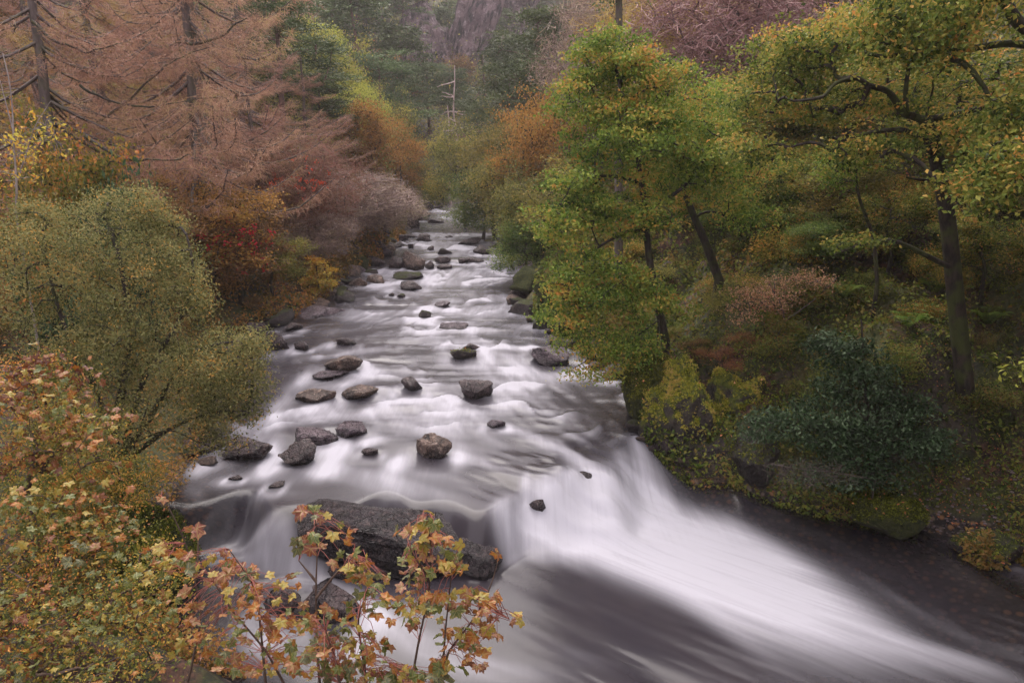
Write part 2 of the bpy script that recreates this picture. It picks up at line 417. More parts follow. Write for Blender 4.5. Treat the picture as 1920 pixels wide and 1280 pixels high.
# leaf palettes -----------------------------------------------------------------
LM = {
 'willow': leafmat('leaf_willow', [(.022, .022, .008), (.060, .062, .020), (.105, .105, .038), (.165, .155, .068), (.20, .15, .055), (.44, .17, .04)], clump=.22),
 'oak': leafmat('leaf_oak', [(.026, .052, .011), (.060, .108, .020), (.110, .168, .030), (.18, .225, .042), (.30, .24, .05), (.42, .18, .045)], clump=.42, cscale=.7),
 'oakdark': leafmat('leaf_oakdark', [(.018, .028, .008), (.044, .064, .014), (.090, .112, .022), (.15, .155, .034), (.26, .18, .045), (.36, .15, .045)], clump=.5, cscale=.9),
 'olive': leafmat('leaf_olive', [(.040, .045, .015), (.075, .08, .025), (.13, .125, .035), (.20, .17, .045), (.27, .19, .05)], clump=.5, cscale=.35),
 'green': leafmat('leaf_green', [(.025, .040, .012), (.045, .075, .020), (.080, .12, .03), (.13, .16, .04), (.20, .19, .05)], clump=.4, cscale=.4),
 'yellow': leafmat('leaf_yellow', [(.10, .12, .025), (.17, .19, .035), (.25, .25, .05), (.30, .26, .055)], clump=.4, cscale=.4),
 'orange': leafmat('leaf_orange', [(.06, .045, .016), (.13, .075, .024), (.22, .105, .030), (.28, .15, .042), (.18, .15, .04)], clump=.5, cscale=.4),
 'russet': leafmat('leaf_russet', [(.030, .024, .012), (.07, .045, .020), (.13, .075, .032), (.19, .10, .045), (.10, .11, .035)], clump=.5, cscale=.4),
 'pine': leafmat('leaf_pine', [(.018, .030, .013), (.036, .055, .022), (.065, .092, .036), (.10, .13, .05)], clump=.3, cscale=.5, transl=.15),
 'larch': leafmat('leaf_larch', [(.075, .040, .030), (.155, .082, .060), (.24, .135, .098), (.30, .18, .12), (.21, .16, .065)], clump=.35, cscale=.35, transl=.25),
 'larchgold': leafmat('leaf_larchgold', [(.10, .06, .03), (.19, .12, .045), (.26, .17, .055), (.22, .18, .06)], clump=.3, cscale=.35),
 'twiggrey': leafmat('twig_grey', [(.09, .060, .055), (.16, .11, .095), (.23, .17, .145), (.20, .16, .09)], clump=.3, transl=.1),
 'purple': leafmat('twig_purple', [(.10, .055, .060), (.18, .10, .10), (.25, .16, .15)], clump=.3, transl=.1),
 'rowan': leafmat('leaf_rowan', [(.06, .04, .028), (.13, .07, .05), (.21, .095, .07), (.20, .12, .075), (.13, .11, .045)], clump=.3, cscale=.9),
 'berry': leafmat('berry', [(.35, .018, .015), (.50, .03, .02)], clump=0, transl=0, gloss=.1),
 'pink': leafmat('leaf_pink', [(.06, .050, .022), (.15, .085, .045), (.26, .15, .09), (.30, .17, .11), (.20, .055, .04), (.12, .12, .04)], clump=.3, cscale=1.2),
 'blue': leafmat('leaf_blue', [(.006, .012, .005), (.016, .030, .012), (.034, .058, .026), (.085, .115, .068)], clump=.25, cscale=1.2, transl=.15, gloss=.09),
 'bush': leafmat('leaf_bush', [(.03, .04, .012), (.065, .075, .018), (.12, .12, .025), (.20, .15, .035), (.36, .18, .04), (.40, .13, .05)], clump=.5, cscale=1.1),
 'sapl': leafmat('leaf_sapling', [(.32, .14, .03), (.45, .24, .04), (.45, .33, .06), (.17, .15, .05)], clump=.3),
 'under': leafmat('leaf_under', [(.008, .012, .004), (.026, .040, .010), (.070, .095, .020), (.13, .135, .030), (.11, .07, .024), (.16, .09, .03)], clump=.5, cscale=.45),
 'underL': leafmat('leaf_underL', [(.035, .026, .012), (.07, .055, .018), (.12, .085, .025), (.20, .11, .035), (.28, .11, .04), (.10, .12, .03)], clump=.5, cscale=.4),
 'fern': leafmat('leaf_fern', [(.035, .06, .012), (.08, .13, .022), (.14, .19, .035)], clump=.2),
 'brack': leafmat('leaf_bracken', [(.09, .045, .02), (.18, .085, .035), (.26, .13, .055)], clump=.3),
 'litter': leafmat('leaf_litter', [(.10, .035, .022), (.22, .075, .035), (.36, .15, .07), (.44, .24, .13)], clump=.1, transl=.05),
 'moss': leafmat('moss_tuft', [(.010, .012, .004), (.030, .036, .007), (.070, .080, .012), (.13, .14, .016), (.17, .16, .02)], clump=.45, cscale=1.1, transl=.2),
}

# ------------------------------------------------------------------ ground: one sheet
def terrain_mesh():
    ys = np.concatenate([np.arange(-60, 4, 3.0), np.arange(4, 10, .16), np.arange(10, 26, .11), 26 * 1.0145 ** np.arange(0, 165), np.linspace(290, 640, 26)])
    s = np.sinh(np.linspace(-1, 1, 391) * 4.3) / np.sinh(4.3)
    cx = np.interp(ys, [0, 10, 20, 60, 100, 200], [1, 1, 0, -3, -4, 0])
    halfw = np.interp(ys, [0, 20, 60, 640], [60, 110, 200, 640])
    lin = np.linspace(-1, 1, 391)
    dense = np.interp(ys, [0, 12, 30, 80, 200], [.10, .10, .08, .10, .2])
    X = cx[:, None] + halfw[:, None] * (dense[:, None] * lin + (1 - dense[:, None]) * s)
    Y = np.repeat(ys[:, None], 391, 1)
    Z = hterr(X, Y)
    n, m = X.shape
    V = np.stack([X, Y, Z], -1).reshape(-1, 3)
    i = np.arange(n - 1)[:, None] * m; j = np.arange(m - 1)[None]
    F = np.stack([i + j, i + j + 1, i + m + j + 1, i + m + j], -1).reshape(-1, 4)
    W = zw0(np.clip(X, -12, 10), Y)
    wet = np.clip((Z - W) / .35, -1, 1)
    shore = np.minimum(segdist(X, Y, LX, LY), segdist(X, Y, RX, RY))
    return mesh_np('ground', V, F, smooth=True, attrs={'wet': wet.ravel(), 'shore': shore.ravel()})
def ground_mat():
    m, t = newmat('ground'); tc = nd(t, 'TexCoord'); geo = nd(t, 'NewGeometry'); P = tc.outputs['Object']
    wet = nd(t, 'Attribute'); wet.attribute_name = 'wet'
    sx = nd(t, 'SeparateXYZ'); t.links.new(geo.outputs['Normal'], sx.inputs[0])
    big = noi(t, P, .16, 4); mid = noi(t, P, 1.1, 6, .6); fin = noi(t, P, 7, 6, .7)
    moss = mixc(t, ramp_fac(t, fin, .35, .65), (.008, .010, .004), (.050, .056, .012))
    litter = mixc(t, ramp_fac(t, fin, .38, .62), (.014, .008, .006), (.10, .042, .024))
    c = mixc(t, ramp_fac(t, mid, .46, .58), moss, litter)
    grass = mixc(t, fin, (.04, .05, .012), (.11, .11, .03)); c = mixc(t, mth(t, 'MULTIPLY', ramp_fac(t, big, .48, .6), .6), c, grass)
    rock = mixc(t, ramp_fac(t, fin, .3, .7), (.018, .014, .011), (.085, .066, .052))
    steep = mth(t, 'ADD', mth(t, 'MULTIPLY', sx.outputs['Z'], -1.0), mth(t, 'MULTIPLY', mid, .5))
    c = mixc(t, ramp_fac(t, steep, -.30, -.08), c, rock)
    # pebbles of the bed and of the wet margin
    vo = nd(t, 'TexVoronoi'); vo.inputs['Scale'].default_value = 7; t.links.new(P, vo.inputs['Vector'])
    vb = nd(t, 'SeparateColor'); t.links.new(vo.outputs['Color'], vb.inputs[0])
    peb = ramp(t, [(0, (.020, .015, .015)), (.35, (.08, .055, .045)), (.6, (.13, .10, .085)), (.8, (.19, .12, .06)), (1, (.26, .12, .05))]); t.links.new(vb.outputs[0], peb.inputs[0])
    pebc = mixc(t, ramp_fac(t, vo.outputs['Distance'], .25, .6), peb.outputs[0], (.016, .012, .012))
    c = mixc(t, ramp_fac(t, wet.outputs['Fac'], .75, .25), c, pebc)
    p = nd(t, 'BsdfPrincipled'); t.links.new(c, p.inputs['Base Color']); p.inputs['Roughness'].default_value = .8
    bp = nd(t, 'Bump'); bp.inputs['Strength'].default_value = .8; bp.inputs['Distance'].default_value = .08
    t.links.new(mth(t, 'ADD', fin, mth(t, 'MULTIPLY', vo.outputs['Distance'], -.4)), bp.inputs['Height']); t.links.new(bp.outputs[0], p.inputs['Normal'])
    o = nd(t, 'OutputMaterial'); t.links.new(p.outputs[0], o.inputs[0]); return m
g = terrain_mesh(); g.materials.append(ground_mat())
tag(link('ground', g), kind='structure')

# ------------------------------------------------------------------ river rocks: (px, py of the foot, width px, height px, look, shape seed, label)
ROCKS = [
 (806, 856, 78, 52, 'rock_tan', 1, 'tan and brown boulder standing alone in white water, largest in mid river'),
 (561, 872, 82, 46, 'rock_wet', 2, 'dark rounded wet boulder just below the flat pinkish slab'),
 (582, 832, 92, 24, 'rock_purple', 3, 'low pinkish slab awash directly above the dark rounded boulder'),
 (650, 820, 66, 24, 'rock_purple', 4, 'small purple rock awash between the pinkish slab and the tan boulder'),
 (456, 864, 90, 38, 'rock_wet', 5, 'dark boulder at the left shore partly under the willow branches'),
 (585, 753, 78, 26, 'rock_tan', 6, 'left one of two low brown rocks lying side by side'),
 (662, 750, 78, 24, 'rock_tan', 7, 'right one of two low brown rocks lying side by side'),
 (895, 748, 68, 38, 'rock_wet', 8, 'dark wet rock with a raised right shoulder in mid river'),
 (773, 734, 46, 28, 'rock_wet', 9, 'small dark jagged rock left of the rock with a raised shoulder'),
 (640, 699, 74, 32, 'rock_tan', 10, 'cracked brown domed boulder in calm water left of mid river'),
 (612, 708, 66, 7, 'rock_purple', 11, 'thin flat ledge just breaking the water below the cracked domed boulder'),
 (872, 672, 54, 26, 'rock_moss', 12, 'greenish brown rock with a dark stone behind it'),
 (886, 655, 36, 12, 'rock_wet', 13, 'flat dark stone touching the back of the greenish brown rock'),
 (1040, 683, 84, 32, 'rock_purple', 14, 'purple slab beside the low branches of the big oak'),
 (510, 656, 64, 36, 'rock_wet', 15, 'dark twin topped boulder close to the left shore above the willow'),
 (565, 655, 30, 18, 'rock_wet', 16, 'small dark pointed rock right of the twin topped boulder'),
 (648, 648, 38, 14, 'rock_wet', 17, 'low wet rock just upstream of the cracked domed boulder'),
 (850, 618, 52, 10, 'rock_purple', 18, 'long low purple rock washed over in mid river'),
 (796, 596, 24, 19, 'rock_moss', 19, 'small upright brown rock alone in the rapids'),
 (827, 576, 34, 12, 'rock_purple', 20, 'low purple rock with white water curling round it'),
 (641, 569, 44, 26, 'rock_moss', 21, 'dark mossy rock off the end of the left stone shelf'),
 (764, 543, 50, 17, 'rock_wet', 22, 'dark low pointed rock off the left shore gravel'),
 (775, 506, 44, 38, 'rock_tan', 23, 'big brown block at the left edge of the upper rapids'),
 (745, 505, 36, 32, 'rock_wet', 24, 'dark block leaning against the big brown block'),
 (806, 504, 20, 17, 'rock_wet', 25, 'small round dark rock right of the big brown block'),
 (833, 492, 38, 18, 'rock_wet', 26, 'dark sloping rock in the middle of the upper rapids'),
 (834, 504, 32, 10, 'rock_wet', 27, 'low flat rock below the dark sloping rock'),
 (868, 492, 26, 14, 'rock_wet', 28, 'small wet rock beside the long dark one in the upper rapids'),
 (890, 492, 34, 14, 'rock_wet', 29, 'long dark rock at the right of the upper rapids'),
 (903, 476, 32, 22, 'rock_wet', 30, 'upright dark rock with a steep right face in the upper rapids'),
 (831, 477, 32, 13, 'rock_moss', 31, 'small pyramid shaped rock in the upper rapids'),
 (808, 469, 15, 9, 'rock_wet', 32, 'tiny round rock left of the pyramid shaped rock'),
 (881, 458, 44, 12, 'rock_wet', 33, 'long low rock high in the upper rapids'),
 (792, 451, 28, 14, 'rock_wet', 34, 'square dark rock at the head of the upper rapids on the left'),
 (770, 445, 22, 8, 'rock_wet', 35, 'tiny flat rock against the shore at the head of the upper rapids'),
 (841, 446, 16, 7, 'rock_wet', 36, 'tiny rock alone at the head of the upper rapids'),
 (935, 463, 20, 9, 'rock_wet', 37, 'small dark rock near the right shore of the upper rapids'),
 (771, 465, 13, 9, 'rock_wet', 38, 'tiny rock off the left shore of the upper rapids'),
 (802, 452, 14, 7, 'rock_wet', 68, 'tiny stone touching the square dark rock'),
 (733, 555, 12, 7, 'rock_wet', 39, 'small stone off the left gravel, nearer to the shore'),
 (752, 557, 16, 8, 'rock_moss', 40, 'small stone off the left gravel, farther from the shore'),
 (695, 852, 34, 12, 'rock_wet', 41, 'thin tilted rock blade in white water left of the tan boulder'),
 (930, 800, 34, 12, 'rock_purple', 42, 'rock under the glassy hump of water above the fall'),
 (545, 618, 36, 12, 'rock_wet', 43, 'low dark rock in the dark water below the left stone shelf'),
 (440, 900, 26, 8, 'rock_wet', 44, 'thin stone just breaking the dark water near the left shore'),
 (515, 914, 28, 6, 'rock_wet', 45, 'thin dark stone above the big foreground slab on the left'),
 (1100, 905, 34, 20, 'rock_wet', 46, 'wet rock showing through the white cascade'),
 (1010, 955, 34, 22, 'rock_wet', 47, 'dark rock inside the foam at the foot of the cascade'),
 # left shore
 (580, 603, 120, 26, 'rock_purple', 48, 'long pale flat stone shelf along the left shore'),
 (500, 612, 60, 18, 'rock_moss', 49, 'low ledge joining the left stone shelf to the bushes'),
 (672, 545, 46, 26, 'rock_tan', 50, 'brown shore rock nearest the orange shrub'),
 (704, 541, 36, 28, 'rock_tan', 51, 'split brown rock at the tip of the left gravel'),
 (726, 538, 30, 14, 'rock_purple', 52, 'small pale rock at the tip of the left gravel'),
 (690, 520, 46, 26, 'rock_moss', 53, 'mossy rock behind the split brown rock'),
 (655, 522, 50, 26, 'rock_tan', 54, 'weathered brown rock farther up the left gravel'),
 (765, 524, 64, 14, 'rock_moss', 55, 'low mossy rock with a green tuft on it'),
 (735, 520, 50, 14, 'rock_wet', 56, 'low wet rock left of the rock with the green tuft'),
 (700, 500, 46, 22, 'rock_wet', 57, 'dark shore rock under the grey twiggy bush'),
 (665, 500, 46, 30, 'rock_mossy', 58, 'large mossy shore rock under the grey twiggy bush'),
 (722, 480, 46, 22, 'rock_tan', 59, 'brown shore rock below the overhanging grey bush'),
 (700, 470, 44, 22, 'rock_tan', 60, 'half hidden brown rock under the grey bush'),
 (790, 417, 44, 20, 'rock_moss', 61, 'dark boulder on the farthest left shore'),
 (818, 418, 34, 11, 'rock_wet', 62, 'low rock at the tip of the farthest left shore'),
 (768, 426, 40, 20, 'rock_wet', 63, 'dark rock under bushes on the farthest left shore'),
 # right shore
 (1002, 540, 96, 50, 'rock_mossy', 64, 'large dark mossy rock ledge on the right shore'),
 (990, 590, 76, 38, 'rock_moss', 65, 'layered dark rock on the right shore left of the bright moss'),
 (1035, 570, 64, 44, 'rock_mossy', 66, 'mossy rock behind the bright yellow green one'),
 (1030, 624, 66, 48, 'moss_bright', 67, 'rock capped in bright yellow green moss on the right shore'),
 (960, 457, 56, 16, 'rock_wet', 69, 'dark rocks at the right shore of the upper rapids'),
 (985, 488, 40, 22, 'rock_moss', 70, 'small shore rock under the right hand trees'),
 (1165, 700, 60, 24, 'rock_wet', 71, 'dark rock behind the side fall under the oak'),
 # near the foot of the picture
 (600, 1170, 130, 60, 'rock_wet', 72, 'wet black rock behind the sapling leaves in the foreground'),
 (530, 1150, 90, 44, 'rock_wet', 73, 'smaller wet black rock beside the foreground saplings'),
 (1870, 1082, 130, 80, 'rock_moss', 74, 'dark boulder with pale fallen leaves at the right edge'),
]
import bmesh
def ico(sub):
    bm = bmesh.new(); bmesh.ops.create_icosphere(bm, subdivisions=sub, radius=1)
    V = np.array([v.co[:] for v in bm.verts]); F = np.array([[v.index for v in f.verts] for f in bm.faces]); bm.free(); return V, F
ICO5, ICO4, ICO3 = ico(5), ico(4), ico(3)
def rock_shape(seed, base, cuts=16, lo=.55, hi=.9, rough=.06, dim=(1, 1, 1)):
    r = np.random.default_rng(seed); V, F = base; V = V.copy()
    V *= 1 + .25 * (fbm(V[:, 0] * 1.1 + seed, V[:, 1] * 1.1, V[:, 2] * 1.1, 2)[:, None] - .5)
    for _ in range(cuts):
        n = unit(r.normal(size=3) * np.array([1, 1, .9])); d = r.uniform(lo, hi)
        e = V @ n - d; V -= np.clip(e, 0, None)[:, None] * n * .96
    # thin bedding steps
    b = unit(r.normal(size=3)); q = V @ b * 6
    V += b * ((np.floor(q) + sst(.3, .7, q - np.floor(q)) - q) / 6 * .55)[:, None]
    nn = unit(V)
    V += nn * (rough * (fbm(V[:, 0] * 3 + seed, V[:, 1] * 3, V[:, 2] * 3, 4) - .5) * 2)[:, None]
    V += nn * (.05 * (noise(V[:, 0] * 11, V[:, 1] * 11, V[:, 2] * 11) - .5))[:, None]
    V /= np.abs(V).max(0)
    return V * np.array(dim), F
ROCKPOS = []
for px, py, wpx, hpx, mk, sd_, lab in ROCKS:
    P = at_water(px, py)
    if mk and (px > 1800 or (px < 760 and 465 < py < 620 and sd_ >= 48) or (sd_ in (61, 63)) or (sd_ in (64, 66, 67, 70))):
        Pg = at_ground(px, py)
        if Pg[1] < P[1] + 6: P = Pg
    d = depth(P); wx = wpx / FPX * d / 2 * 1.06; hz = hpx / FPX * d / cp_
    wy = max(wx * .62, hz * .5)
    if hpx < wpx * .22: wy = wx * .9
    small = wpx < 30
    V, F = rock_shape(sd_, ICO3 if wpx < 48 else ICO4, cuts=24, lo=.36, hi=.80, rough=.10); hz *= 1.12
    bury = .35
    zs = hz * .95 / (1 + (1 - 2 * bury) * .0 + .55)
    cyy = P[1] + wy * .7
    V = V * np.array([wx, wy, zs])
    o = link('rock', mesh_np('rock', V, F, mat=M[mk], smooth=True), loc=(P[0], cyy, P[2] + zs * .28), rot=(0, 0, 0))
    tag(o, lab, 'rock', 'rocks lying in and along the river')
    ROCKPOS.append((P[0], cyy, wx, wy, hz, P[2]))

# foreground slab, hand shaped, and the big banks' rocks
def big_rock(px, py, y, dims, mk, seed, label, rot=(0, 0, 0), base=ICO5, dz=0, cuts=18, lo=.45, hi=.85, rough=.05, cat='rock', onz=None, name='rock', group='rocks lying in and along the river'):
    P = pt(px, py, y)
    z = P[2] if onz is None else onz
    V, F = rock_shape(seed, base, cuts, lo, hi, rough, dims)
    o = link(name, mesh_np(name, V, F, mat=M[mk], smooth=True), loc=(P[0], P[1], z + dz), rot=rot); tag(o, label, cat, group); return o
big_rock(750, 1005, 12.5, (2.05, .95, .56), 'rock_black', 205, 'huge dark wet slab splitting the river in front of the fall', rot=(.10, .13, -.14), lo=.5, hi=.82, onz=.44)
big_rock(880, 1035, 12.0, (.62, .42, .30), 'rock_black', 212, 'blunt right hand end of the huge wet slab', rot=(0, .3, -.3), onz=.25)
big_rock(690, 1040, 12.0, (.9, .45, .42), 'rock_wet', 214, 'undercut dark ledge beneath the huge wet slab', rot=(0, .15, .1), onz=.08)
big_rock(262, 955, 11.6, (1.05, 1.15, 1.25), 'rock_mossy', 221, 'mossy boulder at the left shore below the willow', rot=(0, .1, .3), onz=.45)
big_rock(1290, 800, 16.7, (1.25, 1.25, 1.95), 'moss_bright', 233, 'tall square outcrop patched with bright moss beside the cascade', rot=(0, .08, .12), onz=1.0, cuts=26, lo=.4, hi=.85, rough=.26)
big_rock(1340, 870, 15.9, (.8, .6, 1.0), 'rock_moss', 234, 'dark wet block at the waterline of the tall outcrop', rot=(0, .1, .4), onz=.35, cuts=20, lo=.42, hi=.8, rough=.1)
big_rock(1370, 760, 17.0, (.9, .9, 1.3), 'moss_bright', 236, 'stepped mossy block leaning on the right of the tall outcrop', rot=(.1, .2, .6), onz=1.3, cuts=26, lo=.4, hi=.85, rough=.26)
big_rock(1430, 850, 15.9, (1.2, 1.0, 1.2), 'rock_moss', 239, 'dark mossy rock right of the tall square outcrop', rot=(0, .0, .5), onz=.75)
big_rock(1235, 735, 18.2, (1.15, 1.2, 1.5), 'rock_mossy', 241, 'mossy rock on the left shoulder of the tall outcrop', rot=(0, -.3, .2), onz=1.5)
big_rock(1520, 900, 15.2, (1.3, .9, .75), 'rock_moss', 243, 'dark wet rock under the blue green shrub', onz=.25)
big_rock(1665, 962, 13.6, (.78, .62, .52), 'rock_mossy', 251, 'rounded mossy boulder at the edge of the gravel beach', onz=.30, cuts=9, lo=.7, hi=.95)
big_rock(1600, 600, 19, (1.1, 1, .8), 'rock_mossy', 261, 'moss covered boulder on the slope below the ferns', onz=None)
big_rock(1445, 610, 19.5, (.9, .8, .6), 'moss_bright', 263, 'small bright moss hummock under the pink shrub', onz=None)
big_rock(1720, 740, 16.5, (.8, .8, .75), 'rock_mossy', 265, 'mossy boulder left of the big oak trunk foot', onz=None)
# ------------------------------------------------------------------ foam: aerated water, measured off the photograph as patches on the water
FOAM = [  # cx cy rx ry angle intensity   (pixels of the photo; laid on the water surface)
 (1215,905,60,34,30,1.15),(1270,958,150,62,22,1.0),(1150,945,90,40,15,1.0),(1050,970,80,30,10,.9),(1370,1022,200,80,28,.8),(1480,1088,210,74,30,.6),
 (1610,1160,200,60,28,.42),(1740,1222,170,26,14,.40),(1850,1255,110,26,26,.2),(990,1005,60,24,25,.7),(1100,1030,130,26,25,.6),(1230,1060,170,30,30,.5),(945,970,30,26,-20,1.1),
 (1420,945,90,12,24,.3),(1560,1010,90,10,28,.15),(1700,1130,140,10,32,.2),(955,1010,34,26,70,.5),(1340,1150,160,18,38,.2),(1800,1180,100,8,38,.15),(1060,1040,60,14,40,.3),
 (1180,985,150,56,22,.8),(1300,1065,220,64,30,.55),(1000,985,60,34,20,.8),(1420,1120,200,50,32,.35),(1200,842,24,16,40,1.0),(1180,872,30,14,30,.9),(1000,820,70,11,22,1.0),(1075,852,60,12,32,.9),(1125,888,44,10,40,.7),(1030,918,36,18,10,.9),(985,905,10,30,10,.7),(1085,935,56,16,20,.9),(960,803,34,8,10,.9),(1140,915,50,16,25,.8),
 (930,828,40,10,20,.5),(885,842,56,12,12,.5),(1060,790,60,5,25,.35),(1110,770,8,26,20,.3),(1000,770,60,5,12,.35),(1160,820,30,6,-20,.45),(1080,820,50,5,20,.4),(1130,800,40,5,-30,.3),
 (1050,880,70,7,35,-.5),(1110,865,40,6,45,-.5),(930,900,90,22,28,-.6),(1150,780,70,22,10,-.5),(1010,870,50,8,30,-.4),(1165,895,30,6,60,-.4),(1080,1120,200,50,30,-.5),(1300,1180,140,40,34,-.3),
 (490,1012,66,20,-8,1.0),(545,1040,60,26,40,.8),(430,1035,60,16,-25,.7),(500,1060,80,14,0,.9),(620,1100,110,26,22,.9),(320,1025,40,9,10,.6),(590,1000,26,14,-60,.6),
 (720,1160,100,30,25,.9),(820,1210,110,34,20,.75),(930,1250,150,30,8,.5),(1010,1190,140,16,20,.25),(680,1230,60,24,20,.5),(1080,1230,120,20,10,.2),
 (400,872,60,12,-10,.7),(365,880,22,22,60,.6),(365,925,30,18,30,.5),(410,905,50,16,-15,.5),(450,832,70,10,-10,.45),(330,850,30,14,0,.5),(520,925,60,12,0,.5),(575,985,30,14,-50,.3),
 (480,800,50,16,-20,.7),(540,775,66,10,-14,1.0),(560,790,80,9,-8,.6),(505,850,34,22,30,.5),(620,850,40,16,0,.95),(640,880,60,16,8,1.0),(700,895,80,22,12,1.0),(780,915,110,18,14,.7),(600,885,40,12,0,.7),
 (745,868,36,18,-20,1.0),(700,826,40,8,-10,.8),(640,826,40,8,0,.6),(860,855,40,12,10,.9),(910,872,60,14,18,.8),(870,905,120,16,12,.4),(470,815,40,16,-20,.5),
 (780,775,80,22,-5,1.0),(830,800,80,22,5,.9),(740,758,70,12,-14,.9),(880,775,70,16,0,.8),(820,740,36,10,-20,.6),(700,775,100,10,-8,.4),(940,745,40,14,20,.5),(1000,745,70,8,25,.3),
 (945,690,70,22,22,1.0),(1010,700,60,14,18,.9),(1060,700,50,8,4,.8),(900,688,36,8,0,.6),(985,725,60,20,30,.6),(930,715,50,16,15,.6),(1100,690,30,12,10,.6),(1125,695,40,14,5,.8),(1150,720,30,10,0,.4),
 (720,700,60,9,2,.8),(790,712,46,8,8,.4),(690,684,20,10,30,.7),(760,690,30,6,-20,.4),(660,660,34,6,-10,.4),
 (610,668,56,5,-8,.8),(525,655,40,6,-14,.8),(600,650,30,6,-15,.7),(700,655,40,7,-10,.7),(560,690,50,4,-5,.2),
 (930,650,80,6,3,.7),(1000,655,90,5,4,.7),(880,640,70,5,0,.4),(1060,655,50,5,6,.5),(820,645,40,6,0,.4),(1010,634,70,4,4,.5),(960,668,60,6,4,.6),
 (800,624,60,6,-3,.6),(900,618,70,6,4,.7),(720,625,60,5,-8,.4),(850,604,60,4,0,.5),(980,612,60,6,4,.8),(690,610,30,5,0,.4),(760,636,60,4,0,.3),(640,620,40,4,-5,.3),
 (730,586,80,6,-2,.95),(660,584,40,5,4,.7),(800,604,70,5,6,.6),(720,603,60,4,2,.7),(900,584,70,8,2,.8),(950,576,60,8,0,.9),(860,590,50,6,4,.6),(780,576,40,4,2,.5),(690,596,70,4,2,.6),(835,566,44,4,0,.7),(1000,590,50,9,8,.6),
 (920,556,60,6,2,.6),(880,562,50,4,0,.5),(970,560,30,5,0,.6),(720,568,40,3,0,.3),(820,555,50,3,0,.4),
 (840,515,90,8,-6,.7),(900,510,70,9,-6,.85),(950,505,50,9,-10,.9),(900,530,70,6,-4,.6),(830,530,60,5,0,.5),(930,490,60,7,-8,.9),(960,480,46,6,-10,.7),(800,520,40,4,0,.5),(880,545,70,4,0,.4),
 (855,475,50,4,0,.7),(800,480,30,4,0,.6),(920,478,40,5,0,.8),(840,466,50,4,0,.9),(900,466,40,3,0,.8),(790,460,40,4,0,.7),(860,455,50,3,0,.8),(820,456,40,4,0,.8),(920,455,30,3,0,.7),
 (850,440,60,3,0,1.0),(800,438,40,3,0,.9),(900,441,50,3,0,.9),(840,447,60,3,0,.7),(770,452,14,3,0,.6),(940,450,24,3,0,.5),
 (850,406,36,3,4,1.0),(870,413,40,3,4,1.0),(830,396,26,2,6,1.0),(880,400,24,2,0,.7),(860,393,22,2,4,.8),(815,389,14,1.6,4,.8),(885,420,26,2.4,0,.8),(840,420,10,1,0,.3),
]
def foam_field(X, Y):
    F_ = np.zeros(X.shape)
    for cx, cyy, rx, ry, ang, inten in FOAM:
        c = at_water(cx, cyy); a = math.radians(ang); ca, sa = math.cos(a), math.sin(a)
        def onlevel(px, py):
            d = ray(px, py); t_ = (c[2] - CZ) / d[2]; return (d * t_)[:2]
        A = onlevel(cx + rx * ca, cyy + rx * sa) - c[:2]
        B = onlevel(cx - ry * sa, cyy + ry * ca) - c[:2]
        det = A[0] * B[1] - A[1] * B[0]
        if abs(det) < 1e-9: continue
        R = 2.1 * (abs(A) + abs(B))
        rows = np.nonzero((Y[:, 0] > c[1] - R[1]) & (Y[:, 0] < c[1] + R[1]))[0]
        if not len(rows): continue
        sl = slice(rows[0], rows[-1] + 1)
        dx = X[sl] - c[0]; dy = Y[sl] - c[1]
        u = (dx * B[1] - dy * B[0]) / det; v = (-dx * A[1] + dy * A[0]) / det
        # upstream lip sharper than the downstream fade (photo: v>0 is downstream)
        v = np.where(v < 0, v * 1.35, v * .8)
        g_ = inten * np.exp(-(u * u + v * v) ** 1.15)
        F_[sl] = F_[sl] + g_ * (1 - np.clip(F_[sl], 0, 1) * .6)
    return F_
